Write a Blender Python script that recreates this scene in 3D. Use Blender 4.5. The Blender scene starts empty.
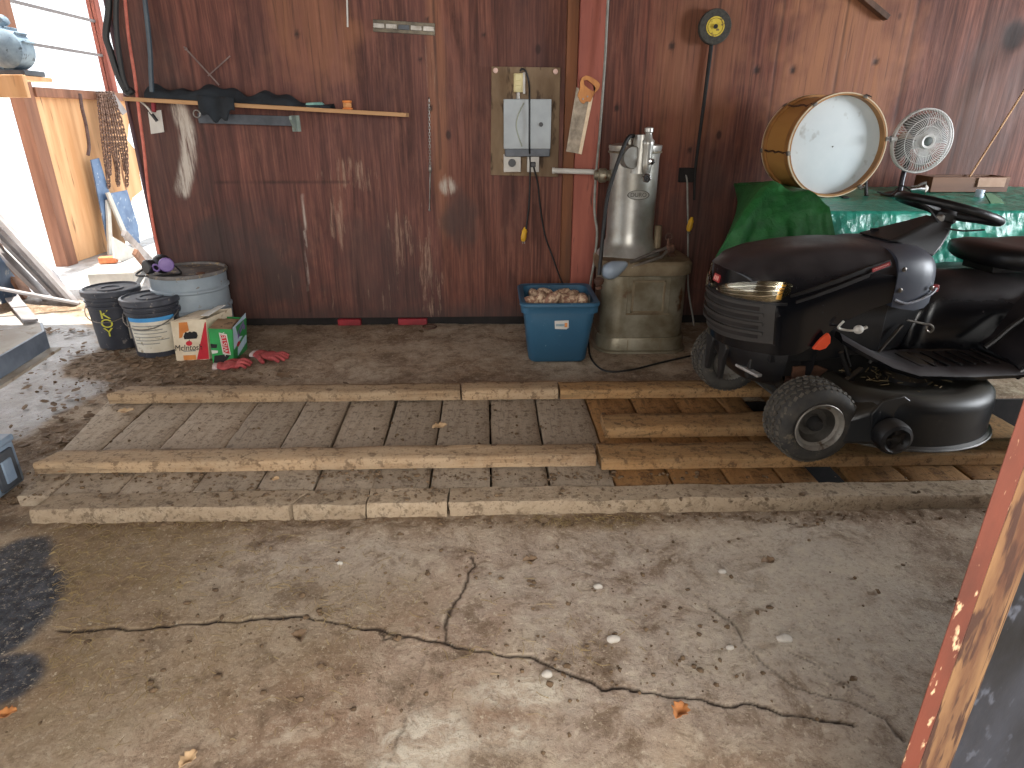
import bpy, bmesh, math, random
import numpy as np
from mathutils import Vector, Matrix, Euler, noise as mn
random.seed(7); RNG = np.random.default_rng(5)
PI = math.pi
scn = bpy.context.scene
col = scn.collection

# ------------------------------------------------------------ camera model (measuring aid)
F = 640.0; CH = 1.3; PITCH = math.radians(22.5); YAW = math.radians(1.6)
FW = Vector((math.sin(YAW)*math.cos(PITCH), math.cos(YAW)*math.cos(PITCH), -math.sin(PITCH)))
RT = Vector((math.cos(YAW), -math.sin(YAW), 0))
UP = Vector((math.sin(YAW)*math.sin(PITCH), math.cos(YAW)*math.sin(PITCH), math.cos(PITCH)))
CAM = Vector((0, 0, CH))
def ray(x, y): return FW + RT*((x-512)/F) + UP*((384-y)/F)
def G(x, y, z=0.0):
    d = ray(x, y); return CAM + d*((z-CH)/d.z)
def P(x, y, Y):
    d = ray(x, y); return CAM + d*(Y/d.y)
WY = 4.21                                    # face of the back wall

# ------------------------------------------------------------ materials
def lin(r, g, b):
    f = lambda c: (c/255/12.92) if c/255 <= .04045 else ((c/255+.055)/1.055)**2.4
    return (f(r), f(g), f(b), 1)
class NT:
    def __init__(s, name):
        s.m = bpy.data.materials.new(name); s.m.use_nodes = True
        s.t = s.m.node_tree; s.t.nodes.clear()
        s.out = s.n('ShaderNodeOutputMaterial'); s.b = s.n('ShaderNodeBsdfPrincipled')
        s.l(s.b.outputs[0], s.out.inputs[0])
    def n(s, ty, **k):
        o = s.t.nodes.new(ty)
        for a, v in k.items(): setattr(o, a, v)
        return o
    def l(s, a, b): s.t.links.new(a, b)
    def coord(s, scale=(1,1,1), kind='Object', loc=(0,0,0)):
        tc = s.n('ShaderNodeTexCoord'); mp = s.n('ShaderNodeMapping')
        mp.inputs['Scale'].default_value = scale; mp.inputs['Location'].default_value = loc
        s.l(tc.outputs[kind], mp.inputs[0]); return mp.outputs[0]
    def noise(s, vec, scale, detail=4, rough=.6, dist=0):
        o = s.n('ShaderNodeTexNoise'); o.inputs['Scale'].default_value = scale
        o.inputs['Detail'].default_value = detail; o.inputs['Roughness'].default_value = rough
        o.inputs['Distortion'].default_value = dist
        s.l(vec, o.inputs['Vector']); return o.outputs[0]
    def ramp(s, v, lo, hi, a=0., b=1.):
        o = s.n('ShaderNodeMapRange'); o.inputs[1].default_value = lo; o.inputs[2].default_value = hi
        o.inputs[3].default_value = a; o.inputs[4].default_value = b
        s.l(v, o.inputs[0]); return o.outputs[0]
    def mix(s, f, a, b, mode='MIX'):
        o = s.n('ShaderNodeMix', data_type='RGBA', blend_type=mode)
        for sk, v in ((o.inputs[0], f), (o.inputs[6], a), (o.inputs[7], b)):
            if isinstance(v, (tuple, float, int)): sk.default_value = v
            else: s.l(v, sk)
        return o.outputs[2]
    def math(s, op, a, b=0.):
        o = s.n('ShaderNodeMath', operation=op)
        for sk, v in ((o.inputs[0], a), (o.inputs[1], b)):
            if isinstance(v, (float, int)): sk.default_value = v
            else: s.l(v, sk)
        return o.outputs[0]
    def attr(s, name):
        o = s.n('ShaderNodeAttribute'); o.attribute_name = name; return o.outputs['Fac']
    def bump(s, v, strength, dist=.01):
        o = s.n('ShaderNodeBump'); o.inputs['Strength'].default_value = strength
        o.inputs['Distance'].default_value = dist
        s.l(v, o.inputs['Height']); s.l(o.outputs[0], s.b.inputs['Normal'])
    def fin(s, color, rough=.6, metal=0., spec=None):
        for nm, v in (('Base Color', color), ('Roughness', rough), ('Metallic', metal)):
            if isinstance(v, (tuple, float, int)): s.b.inputs[nm].default_value = v
            else: s.l(v, s.b.inputs[nm])
        if spec is not None: s.b.inputs['Specular IOR Level'].default_value = spec
        return s.m

def mat(name, c1, c2=None, scale=8., rough=.6, metal=0., stretch=(1,1,1), bump=0., lo=.35, hi=.65,
        speck=None, speck_scale=40., speck_lo=.62, rand=0., spec=None, detail=5, bscale=None):
    t = NT(name); c2 = c2 or tuple(x*.7 for x in c1[:3])+(1,)
    v = t.coord(stretch)
    n1 = t.noise(v, scale, detail)
    c = t.mix(t.ramp(n1, lo, hi), c1, c2)
    if speck:
        c = t.mix(t.ramp(t.noise(t.coord(stretch, loc=(3.1,1.7,5.3)), speck_scale, 3), speck_lo, speck_lo+.08), c, speck)
    if rand:
        oi = t.n('ShaderNodeObjectInfo'); h = t.n('ShaderNodeHueSaturation')
        t.l(t.ramp(oi.outputs['Random'], 0, 1, 1-rand, 1+rand), h.inputs['Value'])
        t.l(c, h.inputs['Color']); c = h.outputs[0]
    if bump: t.bump(t.noise(v, bscale or scale*2, 6), bump)
    return t.fin(c, rough, metal, spec)

# ------------------------------------------------------------ mesh builder
ROOT = {}
class MB:
    def __init__(s): s.v = []; s.f = []
    def add(s, vs, fs, mx=None):
        o = len(s.v)
        s.v += [tuple(mx @ Vector(p)) if mx else tuple(p) for p in vs]
        s.f += [tuple(i+o for i in f) for f in fs]; return s
    def box(s, c, size, rot=None, mx=None):
        hx, hy, hz = (q/2 for q in size)
        R = rot if isinstance(rot, Matrix) else (Euler(rot).to_matrix() if rot else Matrix.Identity(3))
        vs = [Vector(c) + R @ Vector((x, y, z)) for x in (-hx, hx) for y in (-hy, hy) for z in (-hz, hz)]
        return s.add(vs, [(0,1,3,2),(4,6,7,5),(0,4,5,1),(2,3,7,6),(0,2,6,4),(1,5,7,3)], mx)
    def box2(s, a, b, mx=None):
        a, b = Vector(a), Vector(b)
        return s.box((a+b)/2, [abs(q) for q in (b-a)], None, mx)
    def bar(s, p0, p1, w, h, upv=(0,0,1), mx=None):        # a board running from p0 to p1
        p0, p1 = Vector(p0), Vector(p1); x = (p1-p0).normalized()
        y = Vector(upv).cross(x).normalized(); z = x.cross(y)
        R = Matrix((x, y, z)).transposed()
        return s.box((p0+p1)/2, ((p1-p0).length, w, h), R, mx)
    def rings(s, rs, cap0=True, cap1=True, closed=True, mx=None):
        n = len(rs[0]); vs = [p for r in rs for p in r]; fs = []
        for i in range(len(rs)-1):
            for j in range(n if closed else n-1):
                k = (j+1) % n
                fs.append((i*n+j, i*n+k, (i+1)*n+k, (i+1)*n+j))
        if cap0: fs.append(tuple(range(n-1, -1, -1)))
        if cap1: fs.append(tuple((len(rs)-1)*n+j for j in range(n)))
        return s.add(vs, fs, mx)
    def lathe(s, prof, c=(0,0,0), axis=(0,0,1), seg=32, mx=None, cap=True):
        a = Vector(axis).normalized(); u = a.orthogonal().normalized(); w = a.cross(u); c = Vector(c)
        rs = [[c + a*h + (u*math.cos(2*PI*k/seg) + w*math.sin(2*PI*k/seg))*r for k in range(seg)] for r, h in prof]
        return s.rings(rs, cap, cap, True, mx)
    def cyl(s, p0, p1, r0, r1=None, seg=20, mx=None):
        p0, p1 = Vector(p0), Vector(p1); L = (p1-p0).length
        return s.lathe([(r0, 0), (r0 if r1 is None else r1, L)], p0, p1-p0, seg, mx)
    def tube(s, pts, r, seg=8, smooth=0, mx=None, closed=False):
        pts = [Vector(p) for p in pts]
        if smooth: pts = spline(pts, smooth, closed)
        rs = []; n = len(pts); u = None
        for i, p in enumerate(pts):
            if closed: t = pts[(i+1) % n]-pts[i-1]
            else: t = pts[min(i+1, n-1)]-pts[max(i-1, 0)]
            t.normalize()
            if u is None: u = t.orthogonal().normalized()
            u = (u - t*u.dot(t)).normalized(); w = t.cross(u)
            rr = r(i/(n-1)) if callable(r) else r
            rs.append([p + (u*math.cos(2*PI*k/seg)+w*math.sin(2*PI*k/seg))*rr for k in range(seg)])
        if closed: rs.append(rs[0]); return s.rings(rs, False, False, True, mx)
        return s.rings(rs, True, True, True, mx)
    def torus(s, c, R, r, axis=(0,0,1), seg=40, rs=10, mx=None):
        a = Vector(axis).normalized(); u = a.orthogonal().normalized(); w = a.cross(u); c = Vector(c)
        return s.tube([c+(u*math.cos(2*PI*k/seg)+w*math.sin(2*PI*k/seg))*R for k in range(seg)], r, rs, 0, mx, True)
    def prism(s, poly, c, ux, uy, th, mx=None):            # 2-D outline in (ux,uy), thickness th along the normal
        ux, uy = Vector(ux).normalized(), Vector(uy).normalized(); nz = ux.cross(uy); c = Vector(c)
        r0 = [c+ux*x+uy*y-nz*th/2 for x, y in poly]; r1 = [p+nz*th for p in r0]
        return s.rings([r0, r1], True, True, True, mx)
    def sphere(s, c, r, seg=16, rings=10, mx=None, sq=(1,1,1)):
        rs = []; c = Vector(c)
        for i in range(rings+1):
            t = PI*(i/rings); q = max(math.sin(t), .002)
            rs.append([c+Vector((r*q*math.cos(2*PI*k/seg)*sq[0], r*q*math.sin(2*PI*k/seg)*sq[1], -r*math.cos(t)*sq[2])) for k in range(seg)])
        return s.rings(rs, True, True, True, mx)
    def grid(s, fn, nu, nv, mx=None, flip=False):
        vs = [fn(i/nu, j/nv) for i in range(nu+1) for j in range(nv+1)]
        fs = [(i*(nv+1)+j, (i+1)*(nv+1)+j, (i+1)*(nv+1)+j+1, i*(nv+1)+j+1) for i in range(nu) for j in range(nv)]
        if flip: fs = [f[::-1] for f in fs]
        return s.add(vs, fs, mx)
    def build(s, name, m, parent=None, bevel=0., angle=35, local=False, solid=0., seg=2, sub=0, origin=None, fixn=True):
        M0 = Matrix.Identity(4)
        if parent is not None:
            M0 = ROOT[parent.name]
            vs = s.v if local else [tuple(M0.inverted() @ Vector(p)) for p in s.v]
        else:
            if origin is None:
                xs, ys, zs = zip(*s.v)
                origin = ((min(xs)+max(xs))/2, (min(ys)+max(ys))/2, min(zs))
            M0 = Matrix.Translation(Vector(origin))
            vs = [tuple(Vector(p)-Vector(origin)) for p in s.v]
        me = bpy.data.meshes.new(name); me.from_pydata(vs, [], s.f)
        if fixn:
            bm = bmesh.new(); bm.from_mesh(me); bmesh.ops.recalc_face_normals(bm, faces=bm.faces); bm.to_mesh(me); bm.free()
        me.validate()
        o = bpy.data.objects.new(name, me); col.objects.link(o)
        me.materials.append(m)
        me.polygons.foreach_set('use_smooth', [True]*len(me.polygons))
        me.set_sharp_from_angle(angle=math.radians(angle)); me.update()
        if parent is not None: o.parent = parent
        else: o.location = origin
        ROOT[o.name] = M0
        if solid:
            md = o.modifiers.new('solid', 'SOLIDIFY'); md.thickness = solid; md.offset = 0
        if bevel:
            md = o.modifiers.new('bevel', 'BEVEL'); md.width = bevel; md.segments = seg
            md.limit_method = 'ANGLE'; md.angle_limit = math.radians(40); md.harden_normals = False
        if sub:
            md = o.modifiers.new('sub', 'SUBSURF'); md.levels = sub; md.render_levels = sub
        return o

def spline(pts, k=6, closed=False):
    out = []; n = len(pts); m = n if closed else n-1
    for i in range(m):
        g = (lambda j: pts[j % n]) if closed else (lambda j: pts[min(max(j, 0), n-1)])
        a, b, c, d = g(i-1), g(i), g(i+1), g(i+2)
        for q in range(k):
            t = q/k
            out.append(.5*((2*b)+(c-a)*t+(2*a-5*b+4*c-d)*t*t+(3*b-a-3*c+d)*t**3))
    if not closed: out.append(pts[-1])
    return out
def tag(o, label, cat, group=None, kind=None):
    o['label'] = label; o['category'] = cat
    if group: o['group'] = group
    if kind: o['kind'] = kind
    return o
def thing(name, label, cat, loc=(0,0,0), rz=0., group=None, M=None):
    o = bpy.data.objects.new(name, None); col.objects.link(o)
    o.empty_display_size = .05
    if M is None: M = Matrix.Translation(Vector(loc)) @ Matrix.Rotation(rz, 4, 'Z')
    o.matrix_world = M; ROOT[o.name] = M.copy()
    return tag(o, label, cat, group)
def struct(o):
    o['kind'] = 'structure'; return o
def text(name, s, m, parent, loc, R, size, depth=.0006, align='CENTER', shear=0., sx=1.):
    cu = bpy.data.curves.new('lettering', 'FONT'); cu.body = s; cu.size = size; cu.extrude = depth
    cu.align_x = align; cu.align_y = 'CENTER'; cu.shear = shear
    t = bpy.data.objects.new('tmp', cu); col.objects.link(t)
    me = bpy.data.meshes.new_from_object(t.evaluated_get(bpy.context.evaluated_depsgraph_get()))
    bpy.data.objects.remove(t)
    M = Matrix.Translation(Vector(loc)) @ R.to_4x4() @ Matrix.Diagonal((sx,1,1,1))
    me.transform(ROOT[parent.name].inverted() @ M)
    o = bpy.data.objects.new(name, me); col.objects.link(o); o.parent = parent
    me.materials.clear(); me.materials.append(m); ROOT[o.name] = ROOT[parent.name]
    return o
def axes(x, y):                       # rotation whose local x,y are the given directions
    x = Vector(x).normalized(); z = x.cross(Vector(y)).normalized(); y = z.cross(x)
    return Matrix((x, y, z)).transposed()
def fbm(X, Y, seed, oct=4, base=1.):  # numpy value noise
    out = np.zeros_like(X); amp = 1.; tot = 0.; fq = base
    rg = np.random.default_rng(seed); T = rg.random((256, 256))
    for _ in range(oct):
        x = X*fq+13.7*_; y = Y*fq+7.3*_
        xi = np.floor(x).astype(int); yi = np.floor(y).astype(int); fx = x-xi; fy = y-yi
        fx = fx*fx*(3-2*fx); fy = fy*fy*(3-2*fy)
        a = T[xi % 256, yi % 256]; b = T[(xi+1) % 256, yi % 256]; c = T[xi % 256, (yi+1) % 256]; d = T[(xi+1) % 256, (yi+1) % 256]
        out += amp*((a*(1-fx)+b*fx)*(1-fy)+(c*(1-fx)+d*fx)*fy); tot += amp; amp *= .5; fq *= 2.03
    return out/tot
def segdist(X, Y, pts):
    D = np.full(X.shape, 9.)
    for (ax, ay), (bx, by) in zip(pts[:-1], pts[1:]):
        dx, dy = bx-ax, by-ay; L = dx*dx+dy*dy+1e-12
        t = np.clip(((X-ax)*dx+(Y-ay)*dy)/L, 0, 1)
        D = np.minimum(D, np.hypot(X-ax-t*dx, Y-ay-t*dy))
    return D
sstep = lambda a, b, x: (lambda t: t*t*(3-2*t))(np.clip((x-a)/(b-a), 0, 1))
def numgrid(name, xs, ys, Z, m, attrs, vertical=False):
    nx, ny = len(xs), len(ys); X, Yg = np.meshgrid(xs, ys, indexing='ij')
    co = np.stack([X, Z, Yg] if vertical else [X, Yg, Z], -1).reshape(-1, 3)
    i = np.arange(nx*ny).reshape(nx, ny)
    q = np.stack([i[:-1,:-1], i[1:,:-1], i[1:,1:], i[:-1,1:]], -1).reshape(-1, 4)
    me = bpy.data.meshes.new(name); me.vertices.add(nx*ny); me.vertices.foreach_set('co', co.ravel())
    me.loops.add(q.size); me.loops.foreach_set('vertex_index', q.ravel())
    me.polygons.add(len(q)); me.polygons.foreach_set('loop_start', np.arange(0, q.size, 4))
    me.update(calc_edges=True)
    me.polygons.foreach_set('use_smooth', [True]*len(q))
    for k, a in attrs.items():
        at = me.attributes.new(k, 'FLOAT', 'POINT'); at.data.foreach_set('value', a.ravel().astype(np.float32))
    o = bpy.data.objects.new(name, me); col.objects.link(o); me.materials.append(m); ROOT[o.name] = Matrix.Identity(4)
    return o

# ============================================================ FLOOR
def floor_material():
    t = NT('earthy_concrete'); v = t.coord()
    big = t.noise(v, 1.7, 6, .66, .3); mid = t.noise(v, 6., 8, .72, .4); fine = t.noise(v, 80., 5, .75); blot = t.noise(t.coord(loc=(5,3,0)), 3.2, 8, .74, .8); sm = t.noise(t.coord(loc=(1,6,0)), 19., 7, .74, .5)
    c = t.mix(t.ramp(big, .38, .62), lin(152,129,106), lin(178,162,142))
    c = t.mix(t.ramp(blot, .48, .62, 0, .75), c, lin(112,90,70))
    c = t.mix(t.math('MULTIPLY', t.attr('red'), t.ramp(mid, .35, .62, .25, 1.)), c, lin(140,104,82))
    c = t.mix(t.math('MULTIPLY', t.attr('grey'), t.ramp(mid, .36, .6, .3, 1.)), c, lin(164,153,140))
    c = t.mix(t.ramp(mid, .51, .60, 0, .55), c, lin(182,166,144))
    c = t.mix(t.ramp(mid, .38, .47, .6, 0), c, lin(92,73,54))
    c = t.mix(t.ramp(sm, .54, .62, 0, .45), c, lin(98,77,57))
    c = t.mix(t.ramp(sm, .37, .44, .5, 0), c, lin(190,176,156))
    c = t.mix(t.math('MULTIPLY', t.attr('chalk'), t.ramp(sm, .40, .58)), c, lin(200,190,172))
    c = t.mix(t.math('MULTIPLY', t.attr('straw'), t.ramp(mid, .34, .62, .3, .9)), c, lin(124,103,72))
    c = t.mix(t.attr('pale'), c, t.mix(t.ramp(mid, .35, .65), lin(190,190,190), lin(140,136,132)))
    c = t.mix(t.math('MULTIPLY', t.attr('dirt'), t.ramp(sm, .34, .56, .3, 1.)), c, t.mix(t.ramp(fine, .42, .6), lin(84,64,46), lin(116,94,70)))
    c = t.mix(t.attr('dark_patch'), c, t.mix(t.ramp(t.noise(v, 30, 5), .4, .65), lin(38,40,46), lin(74,76,82)))
    c = t.mix(t.ramp(fine, .55, .64, 0, .42), c, lin(86,68,50))
    c = t.mix(t.ramp(fine, .36, .44, .4, 0), c, lin(190,174,150))
    c = t.mix(t.ramp(t.noise(t.coord(loc=(9,2,1)), 38., 6, .8), .60, .67, 0, .5), c, lin(76,59,43))
    c = t.mix(t.ramp(t.noise(t.coord(loc=(2,8,1)), 60., 5, .75), .60, .68, 0, .8), c, lin(196,182,158))
    c = t.mix(t.attr('crack'), c, lin(40,30,22))
    c = t.mix(t.attr('pit'), c, lin(30,23,18))  # pit recess painted near black for the shade under the planks
    t.bump(t.math('ADD', t.math('MULTIPLY', fine, .5), t.math('ADD', mid, sm)), .55, .014)
    r = t.ramp(t.attr('pale'), 0, 1, .86, .46)
    return t.fin(c, r, 0., .35)

xs = np.concatenate([np.arange(-9, -4.2, .3), np.arange(-4.2, -2.6, .04), np.arange(-2.6, 2.1, .0065), np.arange(2.1, 5.7, .08)])
ys = np.concatenate([np.arange(-3.5, .7, .2), np.arange(.7, 2.06, .005), np.arange(2.06, 4.3, .018), np.arange(4.3, 13, .1)])
X, Y = np.meshgrid(xs, ys, indexing='ij')
CR = [[(60,628),(100,627),(130,628),(160,625),(190,623),(215,619),(240,621),(270,617),(300,617),(322,617),(340,620),(358,626),(375,628),(392,634),(410,633),(428,640),(445,640),(470,646),(490,648),(510,655),(530,655),(560,668),(580,676),(600,685),(625,687),(650,692),(672,697),(700,698),(726,705),(750,703),(775,709),(800,712),(830,721),(855,725)],
      [(445,640),(444,626),(447,615),(450,606),(455,598),(464,588),(468,575),(475,565),(472,556)],
      [(375,628),(385,636),(384,640),(398,637),(410,633)],
      [(715,608),(735,625),(744,640),(760,655),(776,670),(800,685),(826,694),(850,700),(870,712),(885,720),(905,741)],
      [(790,650),(812,662),(850,684),(870,692)],[(425,650),(415,690),(400,740),(386,768)],[(545,560),(600,575),(652,583)]]
wx = (fbm(X, Y, 3, 4, 16.)-.5)*.036; wy = (fbm(X, Y, 4, 4, 16.)-.5)*.036
crack = np.zeros_like(X); sub = (X > -2.6) & (X < 2.1) & (Y > .7) & (Y < 2.06)
for k, c in enumerate(CR):
    pts = [tuple(G(px, py)[:2]) for px, py in c]
    d = segdist(X[sub]+wx[sub], Y[sub]+wy[sub], pts)
    w = (.0044, .0038, .0034, .0032, .0026, .0024, .002)[k]*(.6+1.1*fbm(X[sub], Y[sub], 20+k, 3, 7.)**1.3)
    st = (1, .85, .8, .6, .5, .35, .4)[k]
    crack[sub] = np.maximum(crack[sub], st*(1-sstep(w*.4, w*1.5, d)))
n1 = fbm(X, Y, 8, 5, 1.6); n2 = fbm(X, Y, 9, 5, 5.); n3 = fbm(X, Y, 10, 4, 30.)
def blob(px, py, rx, ry, z=0., n=None, soft=.5, edge=.8):
    c = G(px, py, z); r = np.hypot((X-c.x)/rx, (Y-c.y)/ry) + ((n2 if n is None else n)-.5)*edge
    return 1-sstep(1-soft, 1+soft*.3, r)
PP = [tuple(G(x, y)[:2]) for x, y in ((-120,300),(75,314),(104,330),(102,352),(66,366),(66,374),(108,378),(112,390),(100,401),(62,414),(25,440),(-120,455))]
def inpoly(X, Y, pts):
    r = np.zeros(X.shape, bool)
    for (ax, ay), (bx, by) in zip(pts, pts[1:]+pts[:1]):
        r ^= ((ay > Y) != (by > Y)) & (X < (bx-ax)*(Y-ay)/(by-ay+1e-12)+ax)
    return r
ex, ey = X+(n2-.5)*.16+(n3-.5)*.03, Y+(n1-.5)*.2+(n3-.5)*.03
pd = segdist(ex, ey, PP+PP[:1]); pm = inpoly(ex, ey, PP)
pale = np.maximum(np.where(pm, sstep(0, .07, pd), 0), sstep(4.6, 5.2, Y)*(X < -1.9))
dirt = np.maximum.reduce([blob(150,385,.5,.25), blob(62,440,.36,.2), blob(20,462,.35,.14), blob(230,345,.7,.25)*.6, blob(20,305,1.0,.55), blob(170,362,.8,.18),
                          (1-sstep(.0,.05+.1*n2, np.abs(Y-1.90)))*(X>-1.8)*.9, .55*sstep(.5,.7,n1)*(Y>2.9)*(Y<4.3)])
dirt = np.clip(dirt, 0, 1)
dark_patch = np.maximum.reduce([blob(-14,620,.17,.26,soft=.22,edge=.5), blob(12,560,.13,.14,soft=.25,edge=.6)*.95, blob(-6,680,.12,.1,soft=.25,edge=.5)])  # dark blue-grey patches at the lower left of the floor
chalk = np.maximum.reduce([blob(430,740,.13,.12), blob(520,690,.16,.07), blob(850,600,.5,.3)*.35, blob(500,735,.12,.06)*.7, blob(410,770,.1,.1)])
red = np.maximum.reduce([blob(530,600,.6,.3)*.8, blob(500,690,.8,.2)*.55])
grey = np.maximum.reduce([blob(720,610,1.0,.5)*.95, blob(330,570,.55,.3)*.7, blob(650,585,.4,.2)*.8])
straw = np.maximum.reduce([blob(90,560,.5,.35)*.9, blob(200,640,.5,.3)*.7, blob(60,680,.45,.35)*.75, blob(600,522,.3,.05)*.9, blob(350,600,.35,.18)*.5])
dirt *= 1-.75*pale; pale *= (1-.5*dirt)
Z = (n1-.5)*.010+(n2-.5)*.006+(n3-.5)*.0035 - crack*.006 + dirt*(n3)*.012
flat = sstep(-3.2,-2.6,X)
Z = Z - .004
pit = sstep(2.045, 2.06, Y)*(1-sstep(2.885, 2.90, Y))*sstep(-1.78,-1.765,X)
Z = Z*(1-pit) - pit*.55
struct(numgrid('floor', xs, ys, Z, floor_material(), dict(pit=pit, crack=crack, pale=pale, dirt=dirt, dark_patch=dark_patch, chalk=chalk, red=red, grey=grey, straw=straw)))

# ============================================================ BACK WALL (stained plywood sheets)
def wall_material():
    t = NT('red_stained_plywood'); g = t.noise(t.coord((1,1,.09)), 9., 7, .66, 1.6); g2 = t.noise(t.coord((1,1,.035), loc=(4,0,2)), 70., 4, .65, .4)
    blot = t.noise(t.coord((1,1,.5)), 2.2, 6, .65, .4); wp = t.noise(t.coord((1,1,.10), loc=(7,0,0)), 34., 7, .75, .3); b2 = t.noise(t.coord((1,1,.35), loc=(2,0,5)), 6., 6, .7)
    c = t.mix(t.ramp(g, .36, .64), lin(108,64,54), lin(74,44,38))
    c = t.mix(t.math('MULTIPLY', t.attr('warm'), .75), c, t.mix(t.ramp(g, .36, .64), lin(118,66,48), lin(76,43,33)))
    c = t.mix(t.ramp(g2, .48, .72, 0, .5), c, lin(148,98,80))
    c = t.mix(t.ramp(blot, .46, .66, 0, .6), c, lin(66,42,40))
    c = t.mix(t.ramp(b2, .55, .72, 0, .45), c, lin(132,88,72))
    c = t.mix(t.math('MULTIPLY', t.attr('tan'), t.ramp(g, .3, .62, .35, 1.)), c, lin(160,108,76))
    c = t.mix(t.math('MULTIPLY', t.attr('grime_shade'), t.ramp(b2, .3, .6, .45, 1.)), c, lin(62,50,47))
    c = t.mix(t.ramp(t.math('ADD', t.math('MULTIPLY', t.attr('worn'), .27), wp), .70, .90, 0, .75), c, lin(172,142,120))
    c = t.mix(t.math('MULTIPLY', t.attr('white'), t.ramp(wp, .38, .56)), c, lin(186,176,164))
    c = t.mix(t.ramp(g2, .34, .44, .45, 0), c, lin(54,32,28))
    kn = t.n('ShaderNodeTexVoronoi'); kn.inputs['Scale'].default_value = 2.7; t.l(t.coord((1,1,.6)), kn.inputs['Vector'])
    c = t.mix(t.ramp(kn.outputs['Distance'], .03, .055, .85, 0), c, lin(48,26,22))
    c = t.mix(t.attr('dark'), c, lin(28,18,15))
    t.bump(t.math('ADD', g, t.math('MULTIPLY', g2, .5)), .4, .004)
    return t.fin(c, t.ramp(g, .3, .7, .5, .7), 0., .3)
WX0, WX1 = -2.155, 5.2
wxs = np.arange(WX0, WX1+.01, .0125); wzs = np.arange(.055, 2.62, .016)
A, B = np.meshgrid(wxs, wzs, indexing='ij')
m1 = fbm(A, B*.35, 31, 5, 3.); m2 = fbm(A*2.2, B*.25, 32, 5, 9.); m3 = fbm(A, B, 33, 4, 9.)
wp = lambda x, y: (P(x, y, WY).x, P(x, y, WY).z)
def wblob(px, py, rx, rz, soft=.5, edge=.9, n=None):
    cx, cz = wp(px, py); r = np.hypot((A-cx)/rx, (B-cz)/rz)+((m3 if n is None else n)-.5)*edge
    return 1-sstep(1-soft, 1+soft*.4, r)
def wline(pts, w): return 1-sstep(w*.5, w*1.3, segdist(A+(m3-.5)*.02, B, [wp(*p) for p in pts]))
worn = np.maximum.reduce([wblob(400,240,.11,.28)*.8, wblob(338,220,.06,.28)*.85, wblob(350,175,.28,.12)*.75, wblob(430,270,.10,.45)*.8, wblob(447,185,.06,.09), wblob(310,235,.02,.4,edge=.2)*.7, wblob(370,290,.5,.2)*.4, wblob(430,60,.05,.5)*.5, wblob(850,100,.16,.5)*.35, wblob(285,250,.1,.4)*.4])
white = np.maximum.reduce([wline([(178,108),(187,130),(189,155),(183,190)], .048), wline([(303,195),(306,250),(309,292)], .006)*.8, wblob(448,187,.05,.05)*.9])
tan = np.maximum.reduce([wblob(840,70,.42,.75)*.85, wblob(700,60,.3,.6)*.45, wblob(437,80,.06,1.0,edge=.3)*.6, wblob(310,30,.3,.35)*.45, wblob(960,150,.2,.5)*.15])
grime_shade = np.maximum.reduce([wblob(240,270,.55,.42)*.85, wblob(380,275,.35,.4)*.55, wblob(150,150,.35,.9)*.6, wblob(490,330,.7,.09)*.7, (1-sstep(.05,.18+.12*m3,B))*.8, wblob(460,220,.12,.18)*.7, wblob(985,120,.3,.6)*.55, wblob(700,230,.35,.5)*.6])  # grime, a darker right end, and the drum's cast shadow painted beside it
warm = sstep(wp(440,200)[0]-.02, wp(440,200)[0]+.02, A)
dark = np.zeros_like(A)
for xx, z0, z1 in ((wp(441,200)[0], 1.0, 3), (wp(642,100)[0], 0, 3), (wp(712,60)[0]+.02, 0, 3), (wp(780,40)[0], .8, 3), (wp(845,30)[0], .8, 3), (wp(908,60)[0], 0, 3), (wp(305,250)[0]-.012, .1, .95), (2.9,0,3), (-1.75,0,3)):
    dark = np.maximum(dark, (1-sstep(.004, .010, np.abs(A-xx-(m2-.5)*.008)))*(B > z0)*(B < z1)*(.35+.65*m3)*.8)
dark = np.maximum(dark, (1-sstep(.003,.008,np.abs(B-.93-(m3-.5)*.008)))*(A>-1.75)*(A<-.9)*.6)
for kx, ky, kr in ((672,46,.02),(297,34,.018),(427,20,.012),(420,60,.012),(690,150,.015),(757,70,.02),(793,70,.02),(876,62,.018),(484,35,.014),(430,108,.016),(1016,35,.075),(617,108,.02)):
    dark = np.maximum(dark, wblob(kx, ky, kr, kr*1.3, .5, .7)*.85)
wz = WY+(m1-.5)*.008+dark*.004
struct(numgrid('wall_back', wxs, wzs, wz, wall_material(), dict(worn=worn, white=white, tan=tan, grime_shade=grime_shade, warm=warm, dark=dark), vertical=True))

M_dark = mat('near_black_gap_shade', lin(34,28,26), lin(18,15,14), 10, .9)  # near-black painted as shade in gaps, slots and pit; also the outlet box
M_old = mat('old_rough_lumber', lin(150,122,92), lin(98,74,52), 12, .85, stretch=(.08,1,1), bump=.5, speck=lin(66,48,34), speck_scale=22, rand=.15)
struct(MB().box2((WX0, WY+.05, -.02), (WX1, WY+.12, 2.62)).build('wall_back_sheathing', M_dark))
struct(MB().box2((WX0, WY+.02, -.02), (WX1, WY+.05, .085)).build('wall_gap_shade', M_dark))  # dark strip set in the gap under the wall, standing for its shade
M_roof = mat('roof_boards', lin(96,70,56), lin(64,46,38), 9, .85, stretch=(.1,1,1))
struct(MB().box2((-4.3, -1.6, 2.62), (5.4, 4.4, 2.70)).build('ceiling', M_roof))
struct(MB().box2((5.2, 3.0, 0), (5.3, 4.35, 2.62)).box2((5.2, -1.6, 0), (5.3, 1.4, 2.62)).box2((5.2, 1.4, 2.2), (5.3, 3.0, 2.62)).box2((5.2, 1.4, 0), (5.3, 3.0, .7)).build('wall_right', M_roof))
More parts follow.
